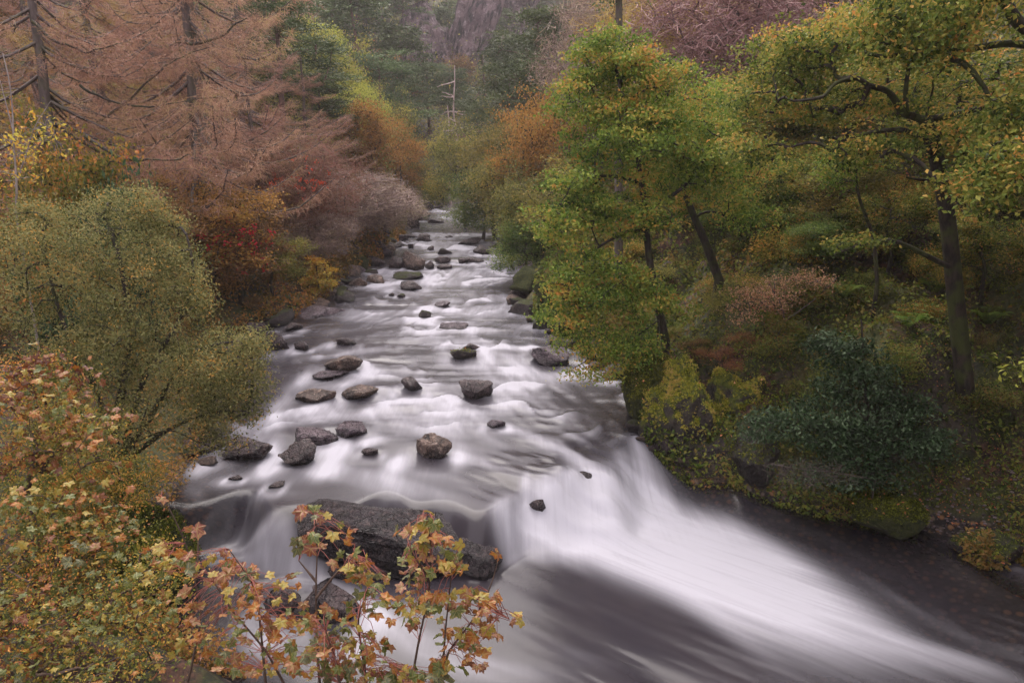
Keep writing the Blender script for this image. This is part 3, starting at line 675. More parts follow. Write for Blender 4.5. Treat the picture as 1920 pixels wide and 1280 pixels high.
def water_mesh():
    ys = [4.5]
    while ys[-1] < 150: ys.append(ys[-1] + max(.035, .0045 * ys[-1]))
    ys = np.array(ys); m = 221
    a = xl(ys) - 1.0; b = xr(ys) + 1.0
    T = np.linspace(0, 1, m)[None]
    X = a[:, None] + (b - a)[:, None] * T; Y = np.repeat(ys[:, None], m, 1)
    base = zw0(X, Y); fo = foam_field(X, Y)
    Wd = (b - a)[:, None] * T
    # streamlines: the noise is drawn out along the current, which turns right below the fall
    lower = sst(15, 12, Y) * sst(-1, 3, X)
    ang = math.radians(52)
    U1 = X * math.cos(ang) + Y * math.sin(ang); V1 = -X * math.sin(ang) + Y * math.cos(ang)
    st_up = fbm(Wd * 2.6, Y * .55, 3, 4); st_lo = fbm(U1 * 2.6, V1 * .32, 7, 4)
    st = st_up * (1 - lower) + st_lo * lower
    ridge = fbm(Wd * .55 + 1.5 * noise(Wd * .3, Y * .3, 2), Y * 1.7, 11, 3)        # standing waves across the current
    rapids = sst(15.5, 18, Y)
    far = sst(20, 45, Y)
    # trains of small standing waves: a bright lip that fades downstream, broken up across the river
    saw = 0; casc_ = np.exp(-((X - 1.9) / 2.2) ** 2) * sst(12.2, 13.2, Y) * sst(17.6, 15.6, Y)
    for lam, sx_, sd2, am in ((1.6, .7, 31, 1.0), (.85, 1.3, 47, .4)):
        L_ = lam * (1 + .018 * np.clip(Y - 15, 0, 60))
        ph = Y / lam / (1 + .010 * np.clip(Y - 15, 0, 60)) + 2.2 * fbm(X * .45 * sx_, Y * .22, sd2, 3) + .9 * noise(X * 1.6 * sx_, Y * .5, sd2 + 2)
        q = ph - np.floor(ph)
        gate = sst(.48, .68, fbm(X * .75 * sx_, Y * .40, sd2 + 5, 3))
        saw = saw + am * gate * sst(.15, .97, q) ** 1.6 * sst(1.0, .95, q)
    saw = np.clip(saw, 0, 1)
    thread = sst(.52, .80, fbm(Wd * 6.5, Y * .9, 61, 3)) * (1 - lower) + sst(.52, .80, fbm(U1 * 6.5, V1 * .5, 67, 3)) * lower
    cov = sst(.40, .64, fbm(X * .32, Y * .20, 71, 3))
    foam = fo * (.30 + .5 * (st - .3) + .65 * saw * rapids + .45 * lower + .35 * casc_) + rapids * saw * (.16 + .50 * cov + .20 * far) * (.4 + st)
    veil = .03 + .10 * rapids * st + .10 * sst(.2, .8, fo) + .10 * thread * (rapids * .7 + lower * .5) * sst(.1, .6, fo + .3 * cov)
    # quiet dark corners: left shore pools, the pool below the fall, the shaded right shallows
    dl = X - xl(Y); dr = xr(Y) - X
    calm = sst(2.6, .2, dl) * sst(20, 24, Y) * sst(40, 34, Y) + sst(2.2, .6, dr) * sst(18, 14, Y)
    foam = foam * (1 - .45 * np.clip(calm, 0, 1)); veil = veil * (1 - .8 * np.clip(calm, 0, 1))
    Z = base + .07 * (ridge - .5) * rapids * (1 + far) + .04 * (st - .5) * rapids + .045 * saw * rapids
    # the cascade: lobes of falling water
    casc = np.exp(-((X - 1.9) / 1.9) ** 2) * sst(12.4, 13.4, Y) * sst(17.2, 15.4, Y)
    lob = fbm(U1 * 1.3, V1 * .5, 5, 3)
    Z = Z + casc * (lob - .5) * .55
    Z = Z + .10 * np.exp(-((X + 5.2) / 1.3) ** 2 - ((Y - 12.1) / .45) ** 2) * 2.5      # humped sheet left of the slab
    Z = Z + .06 * (st_lo - .5) * lower
    for rx_, ry_, wx, wy, hz, z0 in ROCKPOS:
        if ry_ > 60 or wx < .12: continue
        dx = (X - rx_) / (wx * 1.25); up_ = (Y - ry_) / (wy * 1.5)
        pil = np.exp(-(dx ** 2) * 1.1 - (up_ - .9) ** 2 * 1.6); Z += .07 * min(1, wx) * pil
        wk = np.exp(-((dx) ** 2) * 1.0 - ((up_ + 1.0)) ** 2 * 1.2); Z -= .06 * min(1, wx) * wk
        side = np.exp(-((np.abs(dx) - 1.05) * 2.4) ** 2) * np.exp(-((up_ + .9) / 1.3) ** 2)
        inriver = (rx_ > float(xl(ry_)) + .8) and (rx_ < float(xr(ry_)) - .3)
        foam += (.50 if inriver and ry_ < 45 else .1) * side * (.5 + st) + (.30 if inriver else 0) * np.exp(-(dx / .9) ** 2 - ((up_ + 2.1) / .9) ** 2)
        veil += 0
    # foam is a little proud of the green water
    foam = np.clip(foam, 0, 1.25)
    Z = Z + .012 * sst(.1, 1.0, foam)
    tot = np.clip(veil + foam * .95, 0, 1)
    dep = np.clip(Z - hterr(X, Y), 0, 1)
    murk = np.clip(.12 + dep * 1.5 * (1 - .45 * sst(14.5, 13, Y) * sst(3.5, 5, X)) + .2 * tot, 0, .97)
    V = np.stack([X, Y, Z], -1).reshape(-1, 3)
    n = len(ys); i = np.arange(n - 1)[:, None] * m; j = np.arange(m - 1)[None]
    F = np.stack([i + j, i + j + 1, i + m + j + 1, i + m + j], -1).reshape(-1, 4)
    return mesh_np('river_water', V, F, smooth=True, attrs={'foam': tot.ravel(), 'murk': murk.ravel(), 'turned': lower.ravel()})
def water_mat():
    m, t = newmat('water'); f = nd(t, 'Attribute'); f.attribute_name = 'foam'; mk = nd(t, 'Attribute'); mk.attribute_name = 'murk'
    tc = nd(t, 'TexCoord')
    deep = nd(t, 'BsdfDiffuse')
    n = noi(t, tc.outputs['Object'], .8, 4)
    t.links.new(mixc(t, n, (.020, .018, .027), (.042, .035, .040)), deep.inputs[0])
    tr = nd(t, 'BsdfTransparent'); tr.inputs[0].default_value = (.58, .52, .50, 1)
    body = nd(t, 'MixShader'); t.links.new(mk.outputs['Fac'], body.inputs[0]); t.links.new(tr.outputs[0], body.inputs[1]); t.links.new(deep.outputs[0], body.inputs[2])
    gl = nd(t, 'BsdfGlossy'); gl.inputs['Roughness'].default_value = .2; gl.inputs[0].default_value = (1, 1, 1, 1)
    fr = nd(t, 'Fresnel'); fr.inputs[0].default_value = 1.33
    surf = nd(t, 'MixShader'); t.links.new(fr.outputs[0], surf.inputs[0]); t.links.new(body.outputs[0], surf.inputs[1]); t.links.new(gl.outputs[0], surf.inputs[2])
    fd = nd(t, 'BsdfDiffuse'); fd.inputs[0].default_value = (.43, .425, .475, 1)
    tu = nd(t, 'Attribute'); tu.attribute_name = 'turned'        # threads of air drawn out along the current
    m1 = nd(t, 'Mapping'); m1.inputs['Scale'].default_value = (9, .55, .5); t.links.new(tc.outputs['Object'], m1.inputs[0])
    r2 = nd(t, 'VectorRotate'); r2.rotation_type = 'Z_AXIS'; r2.inputs['Angle'].default_value = -math.radians(52); t.links.new(tc.outputs['Object'], r2.inputs[0])
    m2 = nd(t, 'Mapping'); m2.inputs['Scale'].default_value = (9, .40, .5); t.links.new(r2.outputs[0], m2.inputs[0])
    th = mixc(t, tu.outputs['Fac'], noi(t, m1.outputs[0], 1, 4, .6), noi(t, m2.outputs[0], 1, 4, .6))
    fa = mth(t, 'MULTIPLY', f.outputs['Fac'], mth(t, 'ADD', mth(t, 'MULTIPLY', th, .40), .80), clamp=True)
    ff = mth(t, 'POWER', fa, 1.6)
    mxs = nd(t, 'MixShader'); t.links.new(mth(t, 'MULTIPLY', ff, .97), mxs.inputs[0]); t.links.new(surf.outputs[0], mxs.inputs[1]); t.links.new(fd.outputs[0], mxs.inputs[2])
    o = nd(t, 'OutputMaterial'); t.links.new(mxs.outputs[0], o.inputs[0]); return m
wm = water_mesh(); wm.materials.append(water_mat())
tag(link('river_water', wm), kind='structure')

MARKS = [(310, 60, 'twin larch trunks'), (520, 120, 'tall scots pine'), (640, 120, 'bright yellow green tree'), (692, 250, 'vivid orange tree'), (556, 330, 'rosy red rowan'), (440, 460, 'berried rowan'),
 (180, 400, 'top of the willow'), (28, 250, 'pale stemmed young tree'), (345, 370, 'orange leaved low tree'), (650, 390, 'grey twiggy tree over the gravel'), (740, 150, 'round topped pine'), (790, 100, 'central far crag'), (845, 225, 'pale dead snag'),
 (820, 380, 'river bend'), (875, 50, 'tall purple cliff strip'), (622, 20, 'top left rock face'), (870, 290, 'corner tree at the river bend'), (1150, 60, 'top of the big green oak'), (1060, 330, 'left edge of the big oak crown'), (1300, 270, 'right edge of the big oak crown'),
 (1205, 450, 'big oak trunk'), (1320, 450, 'leaning oak trunk'), (1395, 60, 'bare purplish tree'), (1035, 60, 'large pine left of the oak top'), (1545, 170, 'crooked limb of the right oak'), (1810, 720, 'foot of the dark oak trunk'), (1755, 300, 'upper part of the dark oak trunk'),
 (1670, 450, 'arching mossy limb'), (1605, 350, 'thin crooked young tree'), (1450, 560, 'pink shrub'), (1620, 750, 'blue green shrub'), (1290, 700, 'mossy outcrop'), (1790, 980, 'gravel beach'), (600, 510, 'small orange shrub'), (580, 590, 'left stone shelf')]
USED = set()
def where(px, py):
    for k in np.argsort([math.hypot(px - a, py - b) for a, b, _ in MARKS])[:7]:
        a, b, nm = MARKS[k]; dx, dy = px - a, py - b; dd = math.hypot(dx, dy)
        h = 'left' if dx < 0 else 'right'; vv = 'above' if dy < 0 else 'below'
        rel = f'{h} of' if abs(dx) > 2.2 * abs(dy) else (vv if abs(dy) > 2.2 * abs(dx) else f'{vv} and {h} of')
        yield (('close ' if dd < 75 else 'a little way ' if dd < 150 else 'well ') + rel + ' the ' + nm)
def unique(prefix, px, py):
    for q in where(px, py):
        lab = f'{prefix} {q}'
        if lab not in USED and len(lab.split()) <= 16: USED.add(lab); return lab
    return None
# ------------------------------------------------------------------ tree patterns for the slopes
LM['moss_yellow_green'] = leafmat('moss_yellow_green', [(.03, .035, .006), (.075, .09, .012), (.14, .155, .018), (.23, .23, .03), (.30, .22, .06)], clump=.6, cscale=1.6, transl=.2)  # brighter, yellower moss colour for the rocks capped in bright moss
def ground_z(x, y): return H(x, y)
PROTO = {}
def proto(key, Hh, trunks, branches, crown, bark, leaf, tw=None):
    """keep the shared meshes of one kind of tree"""
    d = {'H': Hh, 'meshes': []}
    if trunks:
        V, F = tube(trunks, 7); d['meshes'].append(('trunk', mesh_np('trunk', V, F, mat=M[bark], smooth=True), None))
    if branches:
        V, F = tube(branches, 4); d['meshes'].append(('branches', mesh_np('branches', V, F, mat=M[bark], smooth=True), 'stuff'))
    if crown:
        V, F, v = tri2quadjoin(crown); d['meshes'].append(('crown', mesh_np('crown', V, F, v, mat=LM[leaf]), None))
        d['W'] = float(np.percentile(np.abs(V[:, :2]), 92)) * 2; d['H'] = float(np.percentile(V[:, 2], 99.5))
    PROTO[key] = d
def place(key, x, y, z, height, width, leaf=None, bark=None, rz=None, name='tree', label=None, cat='tree', group=None):
    d = PROTO[key]; s = height / d['H']; sw = width / d['W']
    root = tag(link(name, None, loc=(x, y, z), rot=(0, 0, random.uniform(0, 6.28) if rz is None else rz), scale=(sw, sw, s)), label, cat, group)
    for nm, me, kd in d['meshes']:
        o = link(nm, me, root)
        if kd: o['kind'] = kd
        mt = LM[leaf] if (nm == 'crown' and leaf) else (M[bark] if (nm != 'crown' and bark) else None)
        if mt: o.material_slots[0].link = 'OBJECT'; o.material_slots[0].material = mt
    return root
def trunk_line(Hh, r0, r, lean=.25, k=9, wob=.12):
    P = np.stack([np.linspace(0, r.normal() * lean, k), np.linspace(0, r.normal() * lean, k), np.linspace(-.5, Hh, k)], 1)
    P = wiggle(P, wob, r); P[0, 2] = -.8
    R = np.linspace(r0, r0 * .3, k); R[0] *= 1.35
    return P, R
def mk_broad(key, seed, nc, per, size, pad, leaf, Hh=9.0, bark='bark_dark', flat=.65):
    r = np.random.default_rng(seed); T = trunk_line(Hh * .62, .17, r)
    ells = [((0, 0, Hh * .62), (Hh * .27, Hh * .27, Hh * .30), 2.2)]
    for _ in range(6):
        a = r.uniform(0, 6.28); q = r.uniform(.14, .27) * Hh
        ells.append(((math.cos(a) * q, math.sin(a) * q, Hh * r.uniform(.30, .80)), (Hh * .17, Hh * .17, Hh * .13), 1))
    C = sample_ells(ells, nc, r, .38); B = connect([T], C, r, .018)
    proto(key, Hh, [T], B, [foliage(C, per, pad, size, r, .45, .62, flat=flat)], bark, leaf)
def mk_pine(key, seed, tiers, per, size, Hh=13.0, leaf='pine'):
    r = np.random.default_rng(seed); T = trunk_line(Hh * .96, .2, r, .35)
    C = []
    for q in range(tiers):
        f = r.uniform(.40, 1.0) ** .85; z = Hh * f; a = r.uniform(0, 6.28); L = Hh * (.29 * (1.12 - f) + .05) * r.uniform(.45, 1.15)
        C.append((math.cos(a) * L, math.sin(a) * L, z + L * .10))
    C = np.array(C); B = connect([T], C, r, .022, arch=.05, trunk_from=.35)
    n = len(C) * per; ci = np.repeat(np.arange(len(C)), per)
    P = C[ci] + r.normal(size=(n, 3)) * np.array([.52, .52, .13]) * Hh / 13
    D = unit(r.normal(size=(n, 3)) * np.array([1, 1, .5]) + np.array([0, 0, .55]))
    V, F = slivers(P, D, size * 2.6, size * .75, r)
    v = np.repeat(np.clip(r.uniform(0, 1, len(C))[ci] * .5 + r.uniform(0, .5, n), 0, 1), 3)
    proto(key, Hh, [T], B, [(V, F, v)], 'bark_pine', leaf)
def larch_parts(r, Hh, nbr, ntw, tl, tw_, lean=.2):
    T = trunk_line(Hh, .19, r, lean, 12, .06)
    br, P, D = [], [], []
    for q in range(nbr):
        f = r.uniform(.26, .97); z = Hh * f; a = r.uniform(0, 6.28); L = Hh * (.36 * (1.03 - f) ** .8 + .02) * r.uniform(.7, 1.1)
        t = np.linspace(0, 1, 8)
        bx = np.stack([np.cos(a + .25 * t * r.normal()) * L * t, np.sin(a + .25 * t * r.normal()) * L * t, z + L * (-.34 * np.sin(t * 2.4) + .20 * t ** 3)], 1)
        bx[:, :2] += [np.interp(z, T[0][:, 2], T[0][:, 0]), np.interp(z, T[0][:, 2], T[0][:, 1])]
        bx = wiggle(bx, L * .022, r)
        br.append((bx, np.linspace(.045, .010, 8) * (L / 4 + .3)))
        m = int(ntw * L / (Hh * .2)); s = r.uniform(.12, 1, m) ** .8
        pp = np.stack([np.interp(s, t, bx[:, c]) for c in range(3)], 1)
        side = np.array([-math.sin(a), math.cos(a), 0]) * (r.normal(size=(m, 1)) * L * .17 * (1.15 - s[:, None]))
        pp = pp + side + np.array([0, 0, -1]) * np.abs(r.normal(size=(m, 1))) * .16 * tl * 1.5
        dd = unit(side / (L * .1) * .5 + np.array([math.cos(a), math.sin(a), 0]) * .45 + r.normal(size=(m, 3)) * .8 + np.array([0, 0, -.55]))
        P.append(pp); D.append(dd)
        for _ in range(5):     # side boughs
            s0 = r.uniform(.15, .85); p0 = np.array([np.interp(s0, t, bx[:, c]) for c in range(3)]); sg = r.choice([-1, 1]); l2 = L * .34 * (1.1 - s0)
            d2 = unit(np.array([math.cos(a + sg * 1.0), math.sin(a + sg * 1.0), -.25]))
            br.append((wiggle(p0 + d2 * np.linspace(0, l2, 5)[:, None], l2 * .03, r), np.linspace(.018, .006, 5)))
    return T, br, np.concatenate(P), np.concatenate(D)
def mk_larch(key, seed, nbr, ntw, tl, tw_, Hh=15.0, leaf='larch', bark='bark_grey'):
    r = np.random.default_rng(seed); T, br, P, D = larch_parts(r, Hh, nbr, ntw, tl, tw_)
    V, F = slivers(P, D, r.uniform(.5, 1.2, len(P)) * tl, tw_, r)
    V2, F2 = leaves(P + r.normal(size=P.shape) * .05, tw_ * 2.2, .3, .5, 0, r)
    k = r.random(len(P)) < .3; V2 = V2.reshape(-1, 4, 3)[k].reshape(-1, 3); F2 = F2[:k.sum()]
    nz = noise(P[:, 0] * .5, P[:, 1] * .5, P[:, 2] * .5); v1 = np.repeat(np.clip(nz * .6 + r.uniform(0, .5, len(P)), 0, 1), 3)
    v2 = np.repeat(np.clip(nz[k] * .5 + r.uniform(.1, .6, k.sum()), 0, 1), 4)
    proto(key, Hh, [T], br, [(V, F, v1), (V2, F2, v2)], bark, leaf)
def mk_twiggy(key, seed, nc, per, tl, tw_, leaf, Hh=7.0, lv=0, lsize=.1, bark='bark_grey', stems=1):
    r = np.random.default_rng(seed); trunks = []
    for q in range(stems):
        T = trunk_line(Hh * .55, .12 if stems == 1 else .06, r, .9 if stems > 1 else .35); trunks.append(T)
    ells = [((0, 0, Hh * .62), (Hh * .36, Hh * .36, Hh * .36), 1)]
    C = sample_ells(ells, nc, r, .4); B = connect(trunks, C, r, .011)
    V, F, v = twigs(C, per, Hh * .055, tl, tw_, r, -.15)
    parts = [(V, F, v)]
    if lv: parts.append(foliage(C, lv, Hh * .055, lsize, r))
    proto(key, Hh, trunks, B, parts, bark, leaf)
def mk_shrub(key, seed, nc, per, size, leaf, Hh=2.0, w=.6, bark='bark_dark'):
    r = np.random.default_rng(seed); trunks = []
    for q in range(4):
        a = r.uniform(0, 6.28); k = 6; t = np.linspace(0, 1, k)
        P = np.stack([np.cos(a) * t * Hh * .3, np.sin(a) * t * Hh * .3, t * Hh * .8 - .1], 1); trunks.append((wiggle(P, .04, r), np.linspace(.03, .012, k)))
    ells = [((0, 0, Hh * .48), (Hh * w, Hh * w, Hh * .45), 2)] + [((r.normal() * Hh * w * .55, r.normal() * Hh * w * .55, Hh * r.uniform(.3, .8)), (Hh * .25, Hh * .25, Hh * .2), 1) for _ in range(4)]
    C = sample_ells(ells, nc, r, .4); B = connect(trunks, C, r, .006)
    proto(key, Hh, trunks, B, [foliage(C, per, Hh * .09, size, r, .5, .55, flat=.7)], bark, leaf)
for q in range(3):
    mk_broad(f'broad_far{q}', 10 + q, 90, 48, .30, .55, 'green')
    mk_broad(f'broad_near{q}', 20 + q, 190, 75, .145, .36, 'green')
for q in range(2):
    mk_pine(f'pine_far{q}', 30 + q, 60, 60, .17)
    mk_pine(f'pine_near{q}', 40 + q, 75, 210, .085)
    mk_larch(f'larch_far{q}', 50 + q, 50, 60, .8, .085)
    mk_larch(f'larch_near{q}', 60 + q, 54, 380, .34, .014)
    mk_twiggy(f'twiggy_far{q}', 70 + q, 130, 34, .8, .075, 'twiggrey')
    mk_twiggy(f'twiggy_near{q}', 80 + q, 300, 46, .5, .022, 'twiggrey', lv=12, lsize=.07)
    mk_shrub(f'shrub_a{q}', 90 + q, 110, 42, .085, 'under')
    mk_shrub(f'shrub_b{q}', 94 + q, 130, 52, .055, 'under', w=.8)
def fern_clump(key, seed, leaf, Hh=.8, fr=14):
    r = np.random.default_rng(seed); Ps, Ls = [], []
    VV, FF, vv, off = [], [], [], 0
    for q in range(fr):
        a = r.uniform(0, 6.28); L = Hh * r.uniform(.8, 1.25); t = np.linspace(.12, 1, 15)
        sp = np.stack([np.cos(a) * t * L * .72, np.sin(a) * t * L * .72, L * (1.45 * t - .95 * t ** 2)], 1)
        side = np.array([-math.sin(a), math.cos(a), 0])
        for sg in (-1, 1):
            wl = L * .26 * np.sin(np.pi * (t * .85 + .1)); step = L * .062
            tip = sp + sg * side * wl[:, None] + np.array([math.cos(a), math.sin(a), -.2]) * wl[:, None] * .3
            fw = np.array([math.cos(a), math.sin(a), 0]) * step * .5
            q4 = np.stack([sp - fw, tip, sp + fw], 1).reshape(-1, 3)
            VV.append(q4); FF.append(np.arange(len(q4)).reshape(-1, 3) + off); vv.append(np.full(len(q4), r.uniform(0, 1))); off += len(q4)
    V = np.concatenate(VV); F = np.concatenate(FF); v = np.concatenate(vv)
    PROTO[key] = {'H': Hh, 'W': Hh * 2.2, 'meshes': [('fronds', mesh_np('fronds', V, F, v, mat=LM[leaf]), None)]}
fern_clump('fern0', 1, 'fern'); fern_clump('fern1', 2, 'fern', fr=11); fern_clump('bracken0', 3, 'brack', fr=18)

def T_at(key, px, pytop, y, wpx, leaf=None, label=None, cat='tree', group=None, name='tree', bark=None, minh=1.0, rz=None):
    P = pt(px, pytop, y); z = H(P[0], P[1]); h = max(minh, P[2] - z); wid = wpx / FPX * depth(P)
    return place(key, P[0], P[1], z, h, wid, leaf, bark, rz, name, label, cat, group)

# ---- trees that can be told apart -----------------------------------------------
GL, GR, GF = 'trees on the left slope', 'trees on the right slope', 'trees on the far slope'
TREES = [
 # key, px, py of the top, distance, width px, leaves, label, category, group, name
 ('larch_near0', 308, -330, 29, 360, 'larch', 'pinkish brown larch with the left of two close straight trunks', 'larch tree', GL, 'larch_tree'),
 ('larch_near1', 330, -230, 33, 300, 'larch', 'pinkish brown larch with the right of two close straight trunks', 'larch tree', GL, 'larch_tree'),
 ('larch_near1', 15, -300, 23, 420, 'larch', 'big pinkish brown larch cut off by the top left corner', 'larch tree', GL, 'larch_tree'),
 ('larch_near0', 150, -120, 32, 320, 'larchgold', 'larch with yellowish needles between the corner larch and the twin larches', 'larch tree', GL, 'larch_tree'),
 ('larch_near0', 430, -40, 44, 250, 'larch', 'pinkish brown larch left of the tall scots pine', 'larch tree', GL, 'larch_tree'),
 ('larch_near1', 230, -160, 46, 300, 'larch', 'larch on the slope behind the twin trunked larches', 'larch tree', GL, 'larch_tree'),
 ('larch_near1', 465, 130, 36, 190, 'larch', 'shorter feathery pink brown larch above the red rowan', 'larch tree', GL, 'larch_tree'),
 ('larch_near1', 560, 130, 50, 160, 'larch', 'pinkish larch under the lower boughs of the tall scots pine', 'larch tree', GL, 'larch_tree'),
 ('pine_near0', 522, -50, 52, 190, None, 'tall scots pine with tiered dark green boughs on the left slope', 'pine tree', GL, 'pine_tree'),
 ('pine_near1', 590, 130, 58, 130, None, 'smaller green pine right below the tall scots pine', 'pine tree', GL, 'pine_tree'),
 ('broad_near1', 628, 65, 70, 130, 'yellow', 'bright yellow green tree right of the tall scots pine', 'tree', GL, 'broadleaf_tree'),
 ('broad_near2', 655, 150, 64, 110, 'yellow', 'lower yellow green tree in front of the bright one', 'tree', GL, 'broadleaf_tree'),
 ('broad_near0', 600, 40, 84, 110, 'yellow', 'pale yellow green tree half behind the tall scots pine', 'tree', GL, 'broadleaf_tree'),
 ('pine_near1', 708, 98, 84, 130, None, 'round topped scots pine at the centre left, paler than its neighbours', 'pine tree', GL, 'pine_tree'),
 ('pine_near0', 752, 125, 96, 100, None, 'scots pine behind the round topped one above the river bend', 'pine tree', GL, 'pine_tree'),
 ('broad_near0', 725, 160, 76, 100, 'olive', 'olive tree between the round topped pine and the orange tree', 'tree', GL, 'broadleaf_tree'),
 ('broad_near2', 692, 195, 60, 130, 'orange', 'vivid orange autumn tree on the left side of the river bend', 'tree', GL, 'broadleaf_tree'),
 ('broad_near1', 742, 235, 64, 90, 'orange', 'smaller orange brown tree right of the vivid orange one', 'tree', GL, 'broadleaf_tree'),
 ('broad_near0', 765, 290, 68, 70, 'olive', 'olive green tree leaning over the far left shore', 'tree', GL, 'broadleaf_tree'),
 ('broad_near2', 782, 330, 78, 50, 'green', 'small dark green tree above the farthest left boulders', 'tree', GL, 'broadleaf_tree'),
 ('twiggy_near0', 650, 320, 44, 200, 'twiggrey', 'grey brown twiggy tree overhanging the left gravel', 'tree', GL, 'bare_tree'),
 ('twiggy_near1', 712, 345, 49, 130, 'twiggrey', 'grey twiggy tree right at the upper left shore', 'tree', GL, 'bare_tree'),
 ('twiggy_near1', 590, 400, 36, 130, 'twiggrey', 'low grey brown twiggy tree behind the orange shrub', 'tree', GL, 'bare_tree'),
 ('broad_near1', 640, 270, 56, 110, 'russet', 'russet tree behind the grey twiggy tree', 'tree', GL, 'broadleaf_tree'),
 ('twiggy_near0', 556, 262, 37, 190, 'rowan', 'rosy red rowan tree on the left slope', 'rowan tree', GL, 'rowan_tree'),
 ('broad_near0', 440, 375, 29, 210, 'russet', 'rust and green rowan hung with red berries', 'rowan tree', GL, 'rowan_tree'),
 ('broad_near2', 500, 430, 31, 110, 'olive', 'olive green bushy tree right of the berried rowan', 'tree', GL, 'broadleaf_tree'),
 ('broad_near1', 345, 320, 27, 200, 'orange', 'orange leaved low tree above the big willow', 'tree', GL, 'broadleaf_tree'),
 ('broad_near2', 255, 335, 23, 190, 'russet', 'rust coloured low tree behind the top of the willow', 'tree', GL, 'broadleaf_tree'),
 ('broad_near0', 90, 215, 19, 230, 'bush', 'green bushy tree with orange sprays behind the pale stemmed tree', 'tree', GL, 'broadleaf_tree'),
 ('shrub_a0', 165, 320, 18.5, 200, 'blue', 'glossy dark green rhododendron above the willow on the left', 'shrub', GL, 'rhododendron'),
 # right slope
 ('broad_near0', 868, 232, 66, 120, 'olive', 'olive green tree at the right corner of the river bend', 'tree', GR, 'broadleaf_tree'),
 ('broad_near1', 925, 215, 56, 150, 'olive', 'yellow olive tree right of the corner tree', 'tree', GR, 'broadleaf_tree'),
 ('broad_near2', 1000, 168, 47, 150, 'orange', 'orange tinged tree left of the big green oak', 'tree', GR, 'broadleaf_tree'),
 ('broad_near1', 905, 320, 56, 120, 'green', 'low green tree spreading over the right shore of the far rapids', 'tree', GR, 'broadleaf_tree'),
 ('broad_near2', 960, 290, 45, 160, 'olive', 'olive tree with rusty tips above the right shore', 'tree', GR, 'broadleaf_tree'),
 ('broad_near0', 1015, 300, 36, 170, 'olive', 'yellowish tree just left of and behind the big oak', 'tree', GR, 'broadleaf_tree'),
 ('broad_near0', 985, 400, 37, 120, 'green', 'low green tree hanging over dark rocks at the right shore', 'tree', GR, 'broadleaf_tree'),
 ('pine_near1', 985, 60, 80, 160, None, 'dark green pine high on the right slope left of the oak top', 'pine tree', GR, 'pine_tree'),
 ('pine_near0', 1035, 20, 66, 170, None, 'large pine directly above the left edge of the oak crown', 'pine tree', GR, 'pine_tree'),
 ('pine_near0', 945, 120, 74, 120, None, 'dark pine below and left of the high one on the right slope', 'pine tree', GR, 'pine_tree'),
 ('pine_near1', 843, 130, 108, 90, None, 'slim pine standing by the pale dead snag', 'pine tree', GF, 'pine_tree'),
 ('pine_near0', 805, 120, 112, 90, None, 'dark pine left of the pale dead snag', 'pine tree', GF, 'pine_tree'),
 ('twiggy_near0', 1395, -70, 36, 330, 'purple', 'bare purplish brown tree between the two oaks at the top', 'tree', GR, 'bare_tree'),
 ('twiggy_near1', 1265, -60, 44, 280, 'larchgold', 'bare golden brown tree behind the top of the big oak', 'tree', GR, 'bare_tree'),
 ('twiggy_near1', 1140, -30, 54, 200, 'twiggrey', 'grey brown bare tree above the left of the oak crown', 'tree', GR, 'bare_tree'),
 ('broad_near1', 1340, 130, 30, 200, 'oakdark', 'dark green tree filling the gap between the two oaks', 'tree', GR, 'broadleaf_tree'),
 ('broad_near2', 1440, 170, 27, 220, 'oakdark', 'dark green tree behind the left limbs of the right oak', 'tree', GR, 'broadleaf_tree'),
 ('broad_near0', 1620, -40, 27, 330, 'oakdark', 'dark tree on the slope behind the right oak crown', 'tree', GR, 'broadleaf_tree'),
 ('broad_near1', 1850, 60, 21, 330, 'oakdark', 'dark tree behind the right oak at the edge of the picture', 'tree', GR, 'broadleaf_tree'),
]
TREES += [
 ('broad_near2', 1475, 270, 25, 170, 'oakdark', 'small green tree on the slope between the two oaks, nearer the right oak', 'tree', GR, 'broadleaf_tree'),
 ('broad_near0', 1400, 330, 25.5, 150, 'green', 'small green tree on the slope between the two oaks, nearer the leaning trunk', 'tree', GR, 'broadleaf_tree'),
 ('broad_near1', 1590, 300, 22, 150, 'olive', 'olive young tree on the slope behind the thin crooked tree', 'tree', GR, 'broadleaf_tree'),
 ('broad_near2', 1690, 340, 20, 140, 'oakdark', 'green young tree directly left of the dark oak trunk', 'tree', GR, 'broadleaf_tree'),
 ('broad_near0', 1870, 380, 17.5, 160, 'oakdark', 'dark young tree right of the dark oak trunk at the edge', 'tree', GR, 'broadleaf_tree'),
 ('broad_near1', 1530, 400, 21, 120, 'green', 'low green tree above the pink shrub', 'tree', GR, 'broadleaf_tree'),
]
for key, px, pyt, y, wpx, leaf, lab, cat, grp, nme in TREES:
    rt = T_at(key, px, pyt, y, wpx, leaf, lab, cat, grp, nme)
# clusters of red berries on the rowans
def berries(root_px, n, label_root):
    pass

